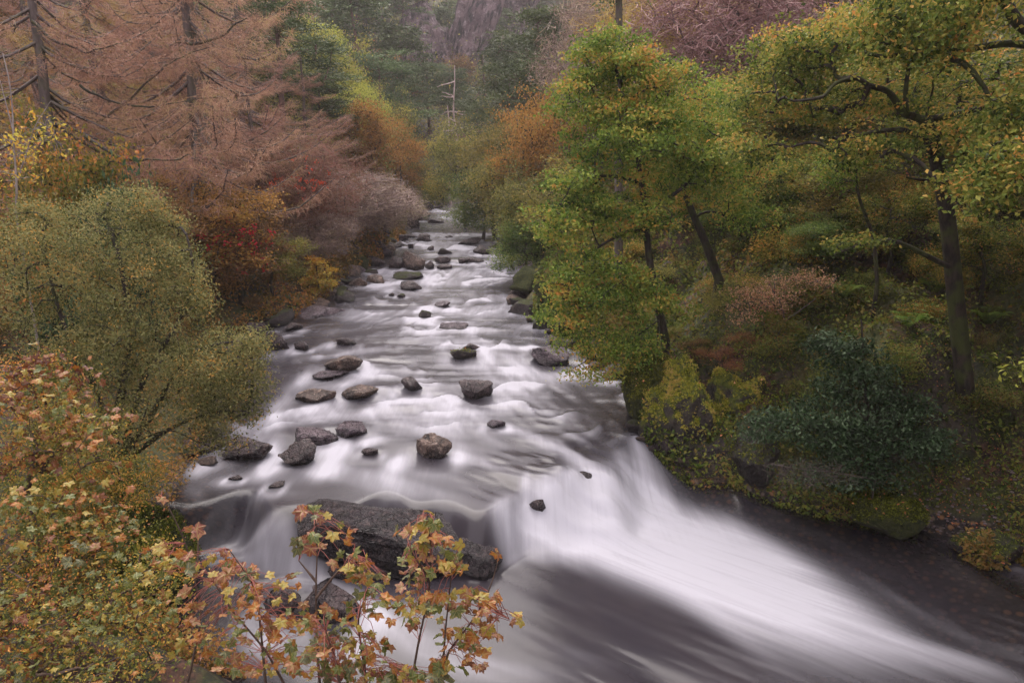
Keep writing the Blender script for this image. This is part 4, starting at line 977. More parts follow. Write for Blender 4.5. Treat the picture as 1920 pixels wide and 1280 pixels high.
# ---- forest on the slopes --------------------------------------------------------
fill = []; r = np.random.default_rng(99)
tries = 0
while len(fill) < 380 and tries < 30000:
    tries += 1
    y = 34 + 230 * r.random() ** .85
    side = r.random() < .5
    x = r.uniform(-.95, .95) * (y * .9)
    lx, rx = float(xl(y)), float(xr(y))
    marg = 4.5 if y < 90 else 5
    if lx - marg < x < rx + marg and y < 110: continue
    z = H(x, y); px, py, d = proj(np.array([x, y, z]))
    if d < 5 or px < -160 or px > 2080: continue
    if py < -60 or py > 470: continue
    sp = 2.6 + .011 * y
    if any((x - a) ** 2 + (y - b) ** 2 < sp * sp for a, b, *_ in fill): continue
    if 755 < px < 835 and 90 < py < 190 and 95 < y < 140: continue
    # do not plant in front of the singled out trees of the nearer slopes
    if y < 50 and (430 < px < 780 or 840 < px < 1080): continue
    fill.append((x, y, z, px, py))
cnt = {}
for x, y, z, px, py in fill:
    far = 'near' if y < 62 else 'far'; v = r.random(); k2 = r.integers(0, 2); k3 = r.integers(0, 3)
    left = x < np.interp(y, [0, 90, 130, 300], [-3, -6, 12, 30])
    if px < 430 and left: sp = 'larch' if v < .42 else ('twiggy' if v < .62 else 'broad'); pal = {'larch': 'larch', 'twiggy': 'purple', 'broad': ['russet', 'green', 'olive'][k3]}[sp]
    elif px < 600: sp = 'larch' if v < .45 else ('pine' if v < .6 else 'broad'); pal = {'larch': 'larch', 'pine': None, 'broad': ['yellow', 'russet', 'olive'][k3]}[sp]
    elif px < 1060: sp = 'pine' if v < .42 else ('broad' if v < .78 else 'twiggy'); pal = {'pine': None, 'broad': ['green', 'olive', 'olive', 'russet', 'orange'][r.integers(0, 5)], 'twiggy': ['purple', 'twiggrey'][k2]}[sp]
    else: sp = 'broad' if v < .55 else ('twiggy' if v < .8 else 'pine'); pal = {'pine': None, 'broad': ['olive', 'oakdark', 'green', 'russet'][r.integers(0, 4)], 'twiggy': ['purple', 'larchgold'][k2]}[sp]
    key = f'{sp}_{far}{k3 if sp == "broad" else k2}'
    hgt = {'pine': r.uniform(10, 16), 'larch': r.uniform(10, 15), 'broad': r.uniform(5.5, 9), 'twiggy': r.uniform(5, 8)}[sp] * (1 if y > 60 else .8)
    dl = min(abs(x - float(xl(y))), abs(x - float(xr(y)))) if y < 110 else 20
    if dl < 9: hgt *= .6
    wid = hgt * {'pine': .5, 'larch': .55, 'broad': .85, 'twiggy': .9}[sp] * r.uniform(.85, 1.15)
    zone = 'far slope' if y > 105 else ('left slope' if left else 'right slope')
    part = 'high up' if py < 120 else 'lower down'
    col = {None: 'dark green', 'larch': 'pinkish brown', 'purple': 'purplish bare', 'russet': 'russet', 'yellow': 'yellow green', 'olive': 'olive', 'green': 'mid green', 'orange': 'orange', 'twiggrey': 'grey brown bare', 'oakdark': 'dark green leafy', 'larchgold': 'golden brown bare'}[pal]
    kind = {'pine': 'pine', 'larch': 'larch', 'broad': 'round crowned tree', 'twiggy': 'twiggy tree'}[sp]
    lab = f'{col} {kind} in the massed woodland {part} on the {zone}'
    nme = {'pine': 'pine_tree', 'larch': 'larch_tree', 'broad': 'broadleaf_tree', 'twiggy': 'bare_tree'}[sp]
    ppx, ppy, _ = proj(np.array([x, y, z + hgt * .6])); lab = unique(f'{col} {kind}', ppx, ppy) or lab
    place(key, x, y, z - .1, hgt, wid, pal, None, None, nme, lab, 'larch tree' if sp == 'larch' else ('pine tree' if sp == 'pine' else 'tree'), f'{col} {kind}s {part} on the {zone}')

# unseen trees added beside and behind the bridge on the right to shade the bank
r = np.random.default_rng(31); q = 0
while q < 22:
    x, y = r.uniform(12.5, 34), r.uniform(-14, 19); z = H(x, y); px, py, d = proj(np.array([x, y, z + 7]))
    if d > 1 and px < 2120: continue
    q += 1; place(f'broad_near{q % 3}', x, y, z - .1, r.uniform(10, 15), r.uniform(8, 11), ['oakdark', 'green', 'olive'][q % 3], None, None, 'broadleaf_tree', 'unseen tree added beyond the right edge of the view to shade the bank', 'tree', 'unseen trees added beside the bridge to shade the bank')
# ---- pale dead snag, crags --------------------------------------------------------
def snag(px, pyb, pyt, y, label, seed):
    r = np.random.default_rng(seed); A, B = pt(px, pyb, y), pt(px - 6, pyt, y); zb = H(A[0], A[1]); base = np.array([A[0], A[1], zb])
    k = 9; t = np.linspace(0, 1, k)[:, None]; P = (B - base) * t; P = wiggle(P, .18, r); tr = (P, np.linspace(.20, .06, k)); Hh = P[-1, 2]
    lim = []
    for q in range(7):
        f = r.uniform(.5, .98); i = int(f * (k - 1)); a = P[i]; L = r.uniform(.8, 3.0); d = unit(np.array([r.choice([-1, 1]) * 1.0, r.normal() * .4, r.uniform(-.4, .6)]))
        lim.append((wiggle(a + d * np.linspace(0, L, 5)[:, None], .14, r), np.linspace(.09, .03, 5)))
    assemble('dead_tree', label, 'dead tree', None, tuple(base), [tr] + lim, None, None, M['bark_dead'], None)
snag(843, 262, 200, 92, 'pale bare dead snag with broken side branches by the river bend', 3)
snag(857, 245, 120, 100, 'tall pale trunk standing just right of the dead snag', 5)
snag(908, 120, -10, 150, 'thin pale dead trunk high on the far right slope', 7)
for px, py, y, dm, sd_, lab, rt in [
    (790, 100, 140, (7.0, 6, 9.5), 301, 'jagged pinkish grey crag standing out at the middle of the far slope', (0, .1, .2)),
    (820, 112, 138, (4.2, 4, 6), 303, 'smaller right shoulder of the central far crag', (0, -.2, .4)),
    (622, 15, 190, (13, 9, 18), 305, 'purplish rock face at the top left of the far slope', (0, 0, .3)),
    (878, 60, 140, (5, 5, 14), 307, 'tall purple cliff strip right of the central crag', (0, .3, .1)),
    (945, 20, 175, (10, 8, 14), 309, 'purplish cliff at the top of the far slope above the oak pines', (0, .1, .5)),
    (850, 10, 190, (9, 8, 12), 311, 'high pinkish crag at the very top of the far slope', (0, .2, .9))]:
    big_rock(px, py, y, dm, 'cliff', sd_, lab, rot=rt, lo=.35, hi=.8, rough=.13, cuts=26, cat='crag', name='crag', group='crags on the far slope')

# ------------------------------------------------------------------ trees shaped one by one
def E(px, py, rx, ry, y, ryd=None, wgt=None):
    P = pt(px, py, y); s = depth(P) / FPX
    rad = (rx * s, (ryd if ryd else min(rx, ry) * s), ry * s)
    return (P, rad, wgt or rx * ry / 1000)
def PL(pts, y, r0, r1, y1=None, k=None):
    """a limb traced through points seen in the photo, its depth sliding from y to y1"""
    n = len(pts); ys = np.linspace(y, y if y1 is None else y1, n)
    P = np.array([pt(a, b, c) for (a, b), c in zip(pts, ys)]); k = k or max(8, n * 3)
    P = resample(P, k); 
    for _ in range(2): P[1:-1] = (P[:-2] + 2 * P[1:-1] + P[2:]) / 4
    return P, np.linspace(r0, r1, k)
def special(name, label, cat, group, base_px, y, trunks, ells, nc, per, pad, size, leaf, bark, seed, tip=.010, twigper=0, tl=.3, tw_=.012, twigleaf=None, up=.45, aspect=.55, droop=0, flat=.65, arch=.12, surf=.45, kmid=4, trunk_from=.3, extra=None):
    r = np.random.default_rng(seed); P0 = pt(*base_px, y); z = H(P0[0], P0[1]); loc = np.array([P0[0], P0[1], z])
    trs = []
    for q, (P, R) in enumerate(trunks):
        P = P.copy() - loc
        if q == 0:
            ext = np.array([P[0] * 1.0]); ext[0, 2] = min(-.3, P[0, 2] - .2); P = np.concatenate([ext, P]); R = np.r_[R[0] * 1.25, R]
        trs.append((P, R))
    C = sample_ells(ells, nc, r, surf) - loc
    B = connect(trs, C, r, tip, arch, trunk_from=trunk_from, kmid=kmid)
    parts = [foliage(C, per, pad, size, r, up, aspect, droop, flat)] if per else []
    tw = twigs(C, twigper, pad, tl, tw_, r, droop) if twigper else None
    if twigleaf and tw is not None: parts.append(tw); tw = None
    root = assemble(name, label, cat, group, tuple(loc), trs, B, parts, bark, LM[leaf], tw=tw)
    return root, C, loc

# big willow at the left
wt = [PL([(215, 900), (215, 800), (235, 700), (245, 600), (225, 480), (200, 410)], 12.6, .10, .035, 13.2),
      PL([(220, 860), (195, 760), (130, 640), (90, 520), (80, 430)], 12.6, .07, .02, 13.0),
      PL([(225, 860), (290, 770), (330, 690), (370, 650), (440, 640)], 12.6, .07, .02, 12.6),
      PL([(230, 850), (270, 700), (340, 600), (370, 520), (350, 440)], 12.6, .07, .02, 13.6),
      PL([(225, 870), (320, 800), (400, 770), (460, 770)], 12.5, .06, .015, 12.2)]
special('willow_tree', 'large rounded grey green willow filling the left bank and leaning over the water', 'willow tree', None, (215, 900), 12.6, wt,
        [E(180, 450, 170, 85, 13.4, 1.5, 6), E(100, 560, 130, 150, 12.8, 1.4, 5), E(280, 580, 120, 130, 13.0, 1.5, 6), E(410, 690, 85, 75, 12.7, 1.0, 3.6), E(220, 710, 180, 100, 12.3, 1.2, 5.5),
         E(400, 780, 75, 40, 12.4, .7, 1.5), E(330, 500, 50, 60, 13.4, .8, 1.6), E(150, 820, 130, 60, 12.0, .8, 2.2), E(250, 385, 60, 26, 13.5, .6, .9), E(60, 410, 50, 30, 13.2, .6, .8), E(375, 560, 36, 30, 13.0, .5, .6), E(470, 650, 30, 26, 12.7, .4, .5), E(300, 430, 50, 26, 13.6, .5, .7), E(460, 735, 42, 60, 12.6, .6, 1.3)],
        760, 105, .135, .058, 'willow', M['bark_dark'], 11, tip=.007, aspect=.42, up=.3, flat=.9, surf=.36)
special('branch_spray', 'thin willow spray with sparse leaves trailing over the water by the dark boulder', 'willow branch', None, (250, 860), 12.2, [PL([(250, 830), (320, 800), (370, 830), (440, 850), (470, 830)], 12.2, .02, .006)],
        [E(400, 825, 75, 26, 12.2, .4)], 40, 26, .09, .05, 'willow', M['bark_dark'], 12, tip=.004)
# the green oak right of the river
ot = [PL([(1248, 640), (1238, 590), (1222, 520), (1212, 440), (1205, 350), (1190, 260), (1165, 170), (1150, 110)], 19.2, .125, .04, 19.6),
      PL([(1208, 395), (1240, 380), (1285, 350), (1320, 300)], 19.4, .07, .03, 19.0),
      PL([(1205, 345), (1160, 330), (1110, 330), (1060, 350)], 19.5, .06, .02, 19.0),
      PL([(1192, 265), (1240, 220), (1260, 150)], 19.6, .06, .02, 20),
      PL([(1210, 430), (1160, 440), (1110, 470), (1070, 520)], 19.3, .05, .02, 18.4),
      PL([(1185, 250), (1130, 200), (1100, 150)], 19.6, .05, .02, 20)]
special('oak_tree', 'big green oak with orange tips leaning over the right side of the river', 'oak tree', 'oaks', (1248, 640), 19.2, ot,
        [E(1150, 105, 80, 50, 20, 1.6, 4), E(1110, 190, 80, 60, 19.8, 1.6, 4.5), E(1225, 170, 75, 70, 19.8, 1.6, 4.5), E(1180, 270, 120, 70, 19.3, 1.9, 7), E(1300, 270, 75, 50, 19.2, 1.5, 3.5),
         E(1080, 330, 75, 55, 19.3, 1.6, 4), E(1180, 400, 90, 45, 19.0, 1.7, 4), E(1060, 420, 75, 55, 18.8, 1.5, 4), E(1110, 530, 100, 65, 18.5, 1.6, 6.5), E(1210, 560, 60, 40, 18.3, 1.0, 1.8), E(1060, 590, 55, 30, 18.4, 1, 1.5), E(1330, 350, 55, 50, 19, 1.2, 2)],
        560, 88, .22, .10, 'oak', M['bark_dark'], 21, tip=.011, up=.6, aspect=.62, flat=.42, surf=.36)
special('oak_tree', 'leaning oak trunk behind the big oak with a thin crown', 'oak tree', 'oaks', (1345, 520), 21.5,
        [PL([(1348, 525), (1325, 460), (1292, 385), (1270, 320), (1290, 240)], 21.5, .15, .05)], [E(1290, 220, 90, 70, 21.5, 1.5), E(1370, 300, 70, 50, 21.5, 1.5), E(1250, 330, 60, 40, 21.6, 1), E(1400, 400, 60, 35, 21, 1)],
        190, 66, .28, .105, 'oak', M['bark_dark'], 22)
special('oak_branch', 'low leafy oak sprays hanging in front of the side fall on the right', 'oak branch', None, (1240, 640), 18.6, [PL([(1235, 600), (1180, 640), (1120, 665), (1075, 690)], 18.8, .03, .01, 18.0)],
        [E(1140, 640, 110, 36, 18.3, .7), E(1110, 700, 55, 16, 17.9, .4, .8), E(1190, 670, 50, 30, 18, .5)], 120, 44, .17, .09, 'oak', M['bark_dark'], 23, tip=.006)
special('pine_tree', 'straight pale barked trunk standing behind the big oak', 'pine tree', None, (1160, 440), 27, [PL([(1160, 470), (1160, 300), (1162, 150), (1160, 0), (1160, -80)], 27, .17, .12)],
        [E(1160, -60, 120, 60, 27, 2)], 40, 60, .3, .12, 'pine', M['bark_grey'], 24)
# right hand oak
rt_ = [PL([(1815, 770), (1800, 640), (1788, 520), (1776, 400), (1758, 300), (1735, 222)], 15.2, .20, .14, 14.8, 22),
       PL([(1740, 228), (1690, 212), (1676, 182), (1660, 168), (1626, 161), (1609, 144), (1565, 155), (1545, 181)], 14.8, .085, .03, 14.2, 30),
       PL([(1752, 265), (1690, 242), (1640, 247), (1582, 265), (1562, 259)], 14.8, .07, .025, 14.2, 20),
       PL([(1745, 225), (1800, 212), (1835, 205), (1890, 178)], 14.8, .08, .04, 14.0, 16),
       PL([(1700, 212), (1697, 170), (1705, 120), (1700, 60)], 14.7, .06, .02, 14.6, 14),
       PL([(1778, 500), (1700, 460), (1666, 448), (1616, 457), (1565, 477)], 14.9, .06, .025, 14.0, 18),
       PL([(1776, 330), (1740, 340), (1700, 333)], 14.8, .04, .02, 14.4, 8)]
special('oak_tree', 'dark trunked oak with crooked limbs on the right bank', 'oak tree', 'oaks', (1815, 770), 15.2, rt_,
        [E(1490, 105, 110, 60, 15.5, 1.2, 5), E(1440, 180, 70, 40, 15.5, 1, 2.5), E(1640, 50, 110, 50, 15.4, 1.4, 5), E(1560, 190, 90, 40, 15.4, 1, 2.6), E(1760, 130, 80, 45, 15.4, 1.2, 2.2), E(1630, 285, 70, 28, 14.3, .8, 1.6),
         E(1800, 250, 90, 40, 14.3, 1, 2.4), E(1850, 330, 80, 40, 12.6, .8, 2.6), E(1600, 460, 60, 22, 13.9, .6, .9), E(1420, 280, 70, 30, 15.5, .8, 1.3), E(1700, 190, 60, 30, 15.3, .8, 1.0)],
        430, 56, .21, .085, 'oakdark', M['bark_moss'], 31, tip=.010, up=.6, aspect=.6, flat=.36)
special('oak_tree', 'oak reaching in over the upper right corner with a thick bent limb', 'oak tree', 'oaks', (2120, 800), 12.5,
        [PL([(2120, 800), (2100, 500), (2060, 200), (1985, 40)], 12.5, .26, .15, 12.5), PL([(1990, 50), (1930, 60), (1902, 37), (1885, 0), (1840, -8), (1826, 34), (1797, 60), (1750, 84), (1717, 99), (1690, 87), (1650, 80)], 12.5, .12, .03, 13.2, 40),
         PL([(2040, 140), (1960, 90), (1890, 80), (1800, 95), (1750, 92), (1660, 108), (1620, 100)], 12.6, .085, .03, 13.3, 30)],
        [((12.5, 10.5, 14.5), (5, 3.2, 2.0), 9), ((10.5, 7, 13.5), (4, 3, 1.8), 6), ((16, 13, 13), (4, 4, 3), 6), E(1800, 20, 110, 60, 12.8, 1, 3.5), E(1700, 90, 90, 40, 13, 1, 2.2), E(1900, 230, 50, 60, 12, .8, 1.6), E(1640, 20, 70, 40, 13, .8, 1.6), E(1880, 330, 55, 70, 10.5, .6, 1.7)],  # leading lobes: unseen crown added overhead to shade the right bank
        620, 50, .24, .10, 'oakdark', M['bark_moss'], 32, tip=.009)
special('young_tree', 'thin crooked young tree on the ferny slope left of the dark oak trunk', 'young tree', None, (1645, 520), 17.5,
        [PL([(1645, 530), (1638, 440), (1612, 380), (1603, 330), (1606, 280)], 17.5, .05, .03)], [E(1600, 300, 60, 35, 17.3, .6), E(1560, 330, 40, 25, 17.3, .5)], 50, 40, .16, .085, 'oak', M['bark_moss'], 33)
special('shrub', 'dark blue green broad leaved shrub on the right bank above the pool', 'shrub', None, (1640, 900), 14.6,
        [PL([(1640, 900), (1630, 800), (1620, 700), (1615, 600)], 14.6, .05, .02), PL([(1640, 890), (1560, 840), (1480, 800)], 14.6, .035, .012, 14), PL([(1650, 890), (1720, 830), (1770, 800)], 14.6, .03, .012, 14.2)],
        [E(1610, 700, 70, 70, 14.6, .7, 3), E(1530, 790, 100, 50, 14.2, .7, 3.2), E(1690, 770, 60, 45, 14.5, .6, 1.6), E(1640, 830, 120, 50, 14.0, .7, 3.6), E(1730, 830, 60, 30, 14.2, .5, 1.2), E(1560, 650, 40, 30, 15, .5, .6), E(1440, 800, 50, 30, 14.2, .5, 1.0), E(1600, 890, 110, 28, 13.6, .5, 1.8)],
        380, 34, .15, .105, 'blue', M['bark_dark'], 41, tip=.005, up=.6, aspect=.5, flat=.5)
special('shrub', 'sparse twiggy shrub reaching over the dark pool from the right bank', 'shrub', None, (1640, 900), 13.6, [PL([(1640, 900), (1570, 885), (1500, 880), (1450, 870)], 13.6, .025, .008, 13.2)],
        [E(1520, 885, 90, 26, 13.3, .4)], 60, 7, .12, .05, 'blue', M['bark_grey'], 42, tip=.004, twigper=10, tl=.28, tw_=.008)
special('shrub', 'pinkish leaved shrub with a few red sprays spreading on the right slope', 'shrub', None, (1470, 610), 18.0, [PL([(1475, 615), (1465, 570), (1440, 530)], 18, .03, .012), PL([(1475, 600), (1530, 560), (1570, 520)], 18, .025, .01)],
        [E(1430, 560, 75, 34, 18, .6, 3), E(1500, 525, 70, 22, 18.2, .5, 1.6), E(1390, 590, 40, 20, 17.8, .4, .7)], 130, 22, .15, .062, 'pink', M['bark_grey'], 43, tip=.005, flat=.4, up=.65, twigper=6, tl=.3, tw_=.008)
special('shrub', 'small bright orange and yellow shrub at the left shore by the stones', 'shrub', None, (598, 560), 33, [PL([(598, 565), (596, 530), (592, 490)], 33, .05, .02)],
        [E(592, 488, 16, 12, 33, .4), E(600, 510, 26, 10, 33, .5), E(588, 525, 26, 9, 33, .5), E(612, 530, 14, 8, 32.8, .4), E(598, 545, 24, 8, 33, .4)], 60, 46, .16, .12, 'sapl', M['bark_dark'], 44, flat=.35)
special('young_tree', 'thin pale stemmed young tree with a few yellow leaves at the left edge', 'young tree', None, (28, 380), 13.8,
        [PL([(30, 400), (32, 340), (26, 280), (24, 210), (18, 150), (5, 100)], 13.8, .022, .009), PL([(28, 350), (50, 290), (62, 240), (95, 190)], 13.8, .014, .006), PL([(26, 250), (10, 190), (0, 150)], 13.8, .014, .006)],
        [E(75, 260, 50, 50, 13.7, .5), E(30, 300, 40, 60, 13.8, .5), E(100, 235, 20, 14, 13.6, .2)], 46, 5, .10, .085, 'sapl', M['bark_pale'], 45, tip=.004, twigper=4, tl=.25, tw_=.006)
special('leafy_twig', 'near twig with pale green leaves poking in at the right edge', 'twig', None, (2300, 800), 7.5, [PL([(2300, 800), (2100, 780), (1940, 700), (1895, 650), (1880, 640)], 7.5, .012, .004)],
        [E(1905, 690, 28, 60, 7.5, .15)], 9, 3, .07, .085, 'yellow', M['bark_dark'], 46, tip=.003)
# long bare larch limbs crossing the left slope
for pts, y, r0, lab in [
  ([(160, 255), (215, 290), (240, 300), (280, 298), (330, 303), (350, 292)], 20, .055, 'crooked dead larch limb with a forked tip above the willow'),
  ([(330, 78), (385, 82), (420, 65), (450, 42), (488, 20)], 27, .07, 'dark upcurved larch bough right of the twin larch trunks'),
  ([(175, 235), (240, 190), (290, 145), (330, 110), (390, 88)], 25, .05, 'long dark larch bough rising to the right across the twin trunks'),
  ([(60, 40), (110, 80), (165, 100), (220, 80)], 21, .05, 'dark drooping larch bough near the top left corner'),
  ([(150, 160), (200, 190), (240, 200), (310, 200), (370, 185), (405, 180)], 24, .045, 'thin dark larch bough sweeping low to the right')]:
    r = np.random.default_rng(len(lab)); P, R = PL(pts, y, r0, .012, y - 1, 22); loc = P[0].copy(); P = wiggle(P - loc, .03, r)
    C = []; 
    for q in range(26):
        i = r.integers(4, 22); C.append(P[i] + r.normal(size=3) * np.array([.5, .3, .25]) + np.array([.2, 0, -.15]))
    C = np.array(C); B = connect([(P, R)], C, r, .006, trunk_from=.1)
    root = tag(link('larch_bough', None, loc=tuple(loc)), lab, 'larch bough', 'bare larch boughs on the left')
    V, F = tube([(P, R)], 6); link('bough', mesh_np('bough', V, F, mat=M['bark_dark'], smooth=True), root)
    V, F = tube(B, 4); tag(link('branchlets', mesh_np('branchlets', V, F, mat=M['bark_grey'], smooth=True), root), kind='stuff')
    a, b, c_ = twigs(C, 60, .25, .38, .012, r, .5); tag(link('twigs', mesh_np('twigs', a, b, c_, mat=LM['larch']), root), kind='stuff')

# ------------------------------------------------------------------ low bushes and ferns on the banks
r = np.random.default_rng(5); bushes = []
def scatter_region(n, xr_, yr_, minsp, pxr, pyr):
    out = []; tr = 0
    while len(out) < n and tr < n * 60:
        tr += 1; x = r.uniform(*xr_); y = r.uniform(*yr_)
        if float(xl(y)) - .5 < x < float(xr(y)) + .5: continue
        if min(abs(x - float(xl(y))), abs(x - float(xr(y)))) < .9 or (x > 7 and y < 14.6): continue
        z = H(x, y); px, py, d = proj(np.array([x, y, z]))
        if not (pxr[0] < px < pxr[1] and pyr[0] < py < pyr[1]): continue
        if any((x - a) ** 2 + (y - b) ** 2 < (minsp * (1 + (y - 15) * .03)) ** 2 for a, b, *_ in bushes): continue
        bushes.append((x, y)); out.append((x, y, z, px, py))
    return out
pal_r = [('under', 'dark green'), ('bush', 'green and orange'), ('oakdark', 'dark mottled'), ('olive', 'olive')]
for x, y, z, px, py in scatter_region(70, (4, 30), (14, 36), 1.2, (1060, 1990), (150, 900)):
    q = r.integers(0, 4); leaf, cw = pal_r[q]
    if py > 640: leaf, cw = 'under', 'dark green'
    h = r.uniform(.7, 1.5) * (1 + (y - 15) * .03)
    if px > 1180 and px < 1440 and py > 600: h *= .35
    place(f'shrub_{"ab"[r.integers(0, 2)]}{r.integers(0, 2)}', x, y, z - .1, h, h * r.uniform(1.1, 1.6), leaf, None, None, 'shrub', unique(f'{cw} low shrub', px, py) or f'{cw} low shrub among the undergrowth of the right bank', 'shrub', f'{cw} low shrubs of the right bank')
pal_l = [('underL', 'rusty'), ('orange', 'orange'), ('olive', 'olive'), ('russet', 'russet')]
for x, y, z, px, py in scatter_region(70, (-34, -5), (13, 46), 1.25, (-60, 760), (200, 640)):
    q = r.integers(0, 4); leaf, cw = pal_l[q]; h = r.uniform(.9, 1.9) * (1 + (y - 15) * .02)
    if abs(x - float(xl(y))) < 2.2: h *= .5
    place(f'shrub_{"ab"[r.integers(0, 2)]}{r.integers(0, 2)}', x, y, z - .1, h, h * r.uniform(1.1, 1.6), leaf, None, None, 'shrub', unique(f'{cw} low shrub', px, py) or f'{cw} low shrub among the undergrowth of the left bank', 'shrub', f'{cw} low shrubs of the left bank')
for px, py, sz, key, lab in [
  (1355, 690, .9, 'bracken0', 'largest clump of russet bracken behind the mossy outcrop'), (1310, 660, .7, 'bracken0', 'russet bracken clump left of the largest one'), (1400, 660, .8, 'bracken0', 'russet bracken clump right of the largest one'),
  (1345, 740, .6, 'bracken0', 'russet bracken hanging over the front of the mossy outcrop'), (1580, 570, .7, 'fern0', 'green fern arching right of the pink shrub'), (1700, 620, .6, 'fern1', 'green fern left of the dark oak trunk'),
  (1640, 560, .6, 'fern1', 'green fern high on the slope behind the blue green shrub'), (1850, 620, .7, 'fern0', 'dark green fern right of the oak trunk'), (1310, 880, .35, 'fern1', 'small fern at the waterline of the mossy outcrop'),
  (1400, 875, .4, 'fern0', 'small fern below the dark mossy rock'), (1750, 560, .6, 'fern0', 'fern against the left side of the oak trunk'), (1500, 480, .6, 'fern1', 'fern above the pink shrub')]:
    P = at_ground(px, py, 10); place('shrub_b0' if 'bracken' in key else key, P[0], P[1], P[2] - .02, sz * (.6 if 'bracken' in key else 1), sz * (1.5 if 'bracken' in key else 2.0), 'brack' if 'bracken' in key else None, None, None, 'bracken_clump' if 'bracken' in key else 'fern', lab, 'fern', 'ferns and bracken of the right bank')

def carpet(name, n, yr_, side, leaf, size0, seed, pxr, lift=.12, up=.7, edge=.1, maxd=30):
    r = np.random.default_rng(seed); y = yr_[0] + (yr_[1] - yr_[0]) * r.random(n * 3) ** 1.7
    e = xl(y) if side < 0 else xr(y); dist = edge + maxd * r.random(n * 3) ** 1.6
    x = e + side * dist; z = hterr(x, y); P = np.stack([x, y, z], 1); px, py, d = proj(P)
    k = (px > pxr[0]) & (px < pxr[1]) & (py < 1330) & (d > 3) & ~(((px - 1790) / 75) ** 2 + ((py - 1000) / 55) ** 2 < 1); P = P[k][:n]; d = d[k][:n]; m = len(P)
    tuft = fbm(P[:, 0] * 1.1, P[:, 1] * 1.1, seed, 3); keep = r.random(m) < sst(.25, .6, tuft) + .25; P = P[keep]; d = d[keep]; tuft = tuft[keep]; m = len(P)
    P[:, 2] += r.random(m) ** 1.5 * lift * (1 + 5 * sst(.45, .75, tuft)) * (1 + d * .03)
    V, F = leaves(P, size0 * np.maximum(1, d / 15), up, .6, .2, r)
    v = np.repeat(np.clip(fbm(P[:, 0] * .6, P[:, 1] * .6, seed + 3, 3) * .7 + r.uniform(-.1, .45, m), 0, 1), 4)
    F = np.concatenate([F[:, [0, 1, 2]], F[:, [0, 2, 3]]]); tag(link(name, mesh_np(name, V, F, v, mat=LM[leaf])), kind='stuff')
carpet('undergrowth', 95000, (12, 60), 1, 'under', .10, 1, (1000, 2000))
carpet('undergrowth', 60000, (9, 60), -1, 'underL', .075, 2, (-80, 900))
carpet('far_scrub', 60000, (55, 240), 1, 'under', .055, 6, (300, 2000), lift=.5, edge=.5, maxd=90)
carpet('far_scrub', 80000, (55, 240), -1, 'olive', .055, 7, (-80, 1100), lift=.5, edge=.5, maxd=110)
carpet('fallen_leaves', 5000, (10.5, 24), 1, 'litter', .05, 3, (1100, 2000), lift=.01, up=.9, maxd=9)
carpet('moss_carpet', 80000, (12, 30), 1, 'moss', .05, 4, (1000, 2000), lift=.02, up=.8, maxd=11)

# moss tufts and fallen leaves lying on the mossy rocks (as part of each rock)
dg = bpy.context.evaluated_depsgraph_get()
for o in list(COL.objects):
    if o.type == 'MESH' and o.name.startswith('rock') and o.get('category') == 'rock' and o.active_material.name in ('rock_mossy', 'moss_bright', 'rock_moss') and o.location.y < 24:
        me = o.data; n = len(me.polygons); ce = np.empty(n * 3); no = np.empty(n * 3); ar = np.empty(n)
        me.polygons.foreach_get('center', ce); me.polygons.foreach_get('normal', no); me.polygons.foreach_get('area', ar); ce = ce.reshape(-1, 3); no = no.reshape(-1, 3)
        r = np.random.default_rng(int(abs(o.location.x * 100))); dens = {'rock_mossy': 1.0, 'moss_bright': .9, 'rock_moss': .12}[o.active_material.name]
        m = int(min(16000, ar.sum() * 1500 * dens)); 
        wgt = ar * np.clip(no[:, 2] * 1.3 - .1 + 2.2 * (fbm(ce[:, 0] * 1.6, ce[:, 1] * 1.6, ce[:, 2] * 1.6, 3) - .5), 0, 1); wgt /= wgt.sum()
        i = r.choice(n, m, p=wgt); P = ce[i] + r.normal(size=(m, 3)) * .02 + no[i] * r.uniform(0, .05, (m, 1))
        V, F = leaves(P, .045, .3, .6, .3, r)
        v = np.repeat(np.clip(fbm(P[:, 0] * 1.4, P[:, 1] * 1.4, P[:, 2] * 1.4, 3) * .9 + r.uniform(-.25, .35, m) + (.25 if dens == .9 else 0), 0, 1), 4)
        F = np.concatenate([F[:, [0, 1, 2]], F[:, [0, 2, 3]]])
        tag(link('moss', mesh_np('moss', V, F, v, mat=LM['moss_yellow_green' if dens == .9 else 'moss']), o), kind='stuff')
        k = r.choice(n, max(4, m // 220), p=wgt); P = ce[k] + no[k] * .06
        V, F = leaves(P, .07, .8, .7, 0, r); tag(link('fallen_leaves', mesh_np('fallen_leaves', V, F, np.repeat(r.random(len(P)), 4), mat=LM['litter']), o), kind='stuff')

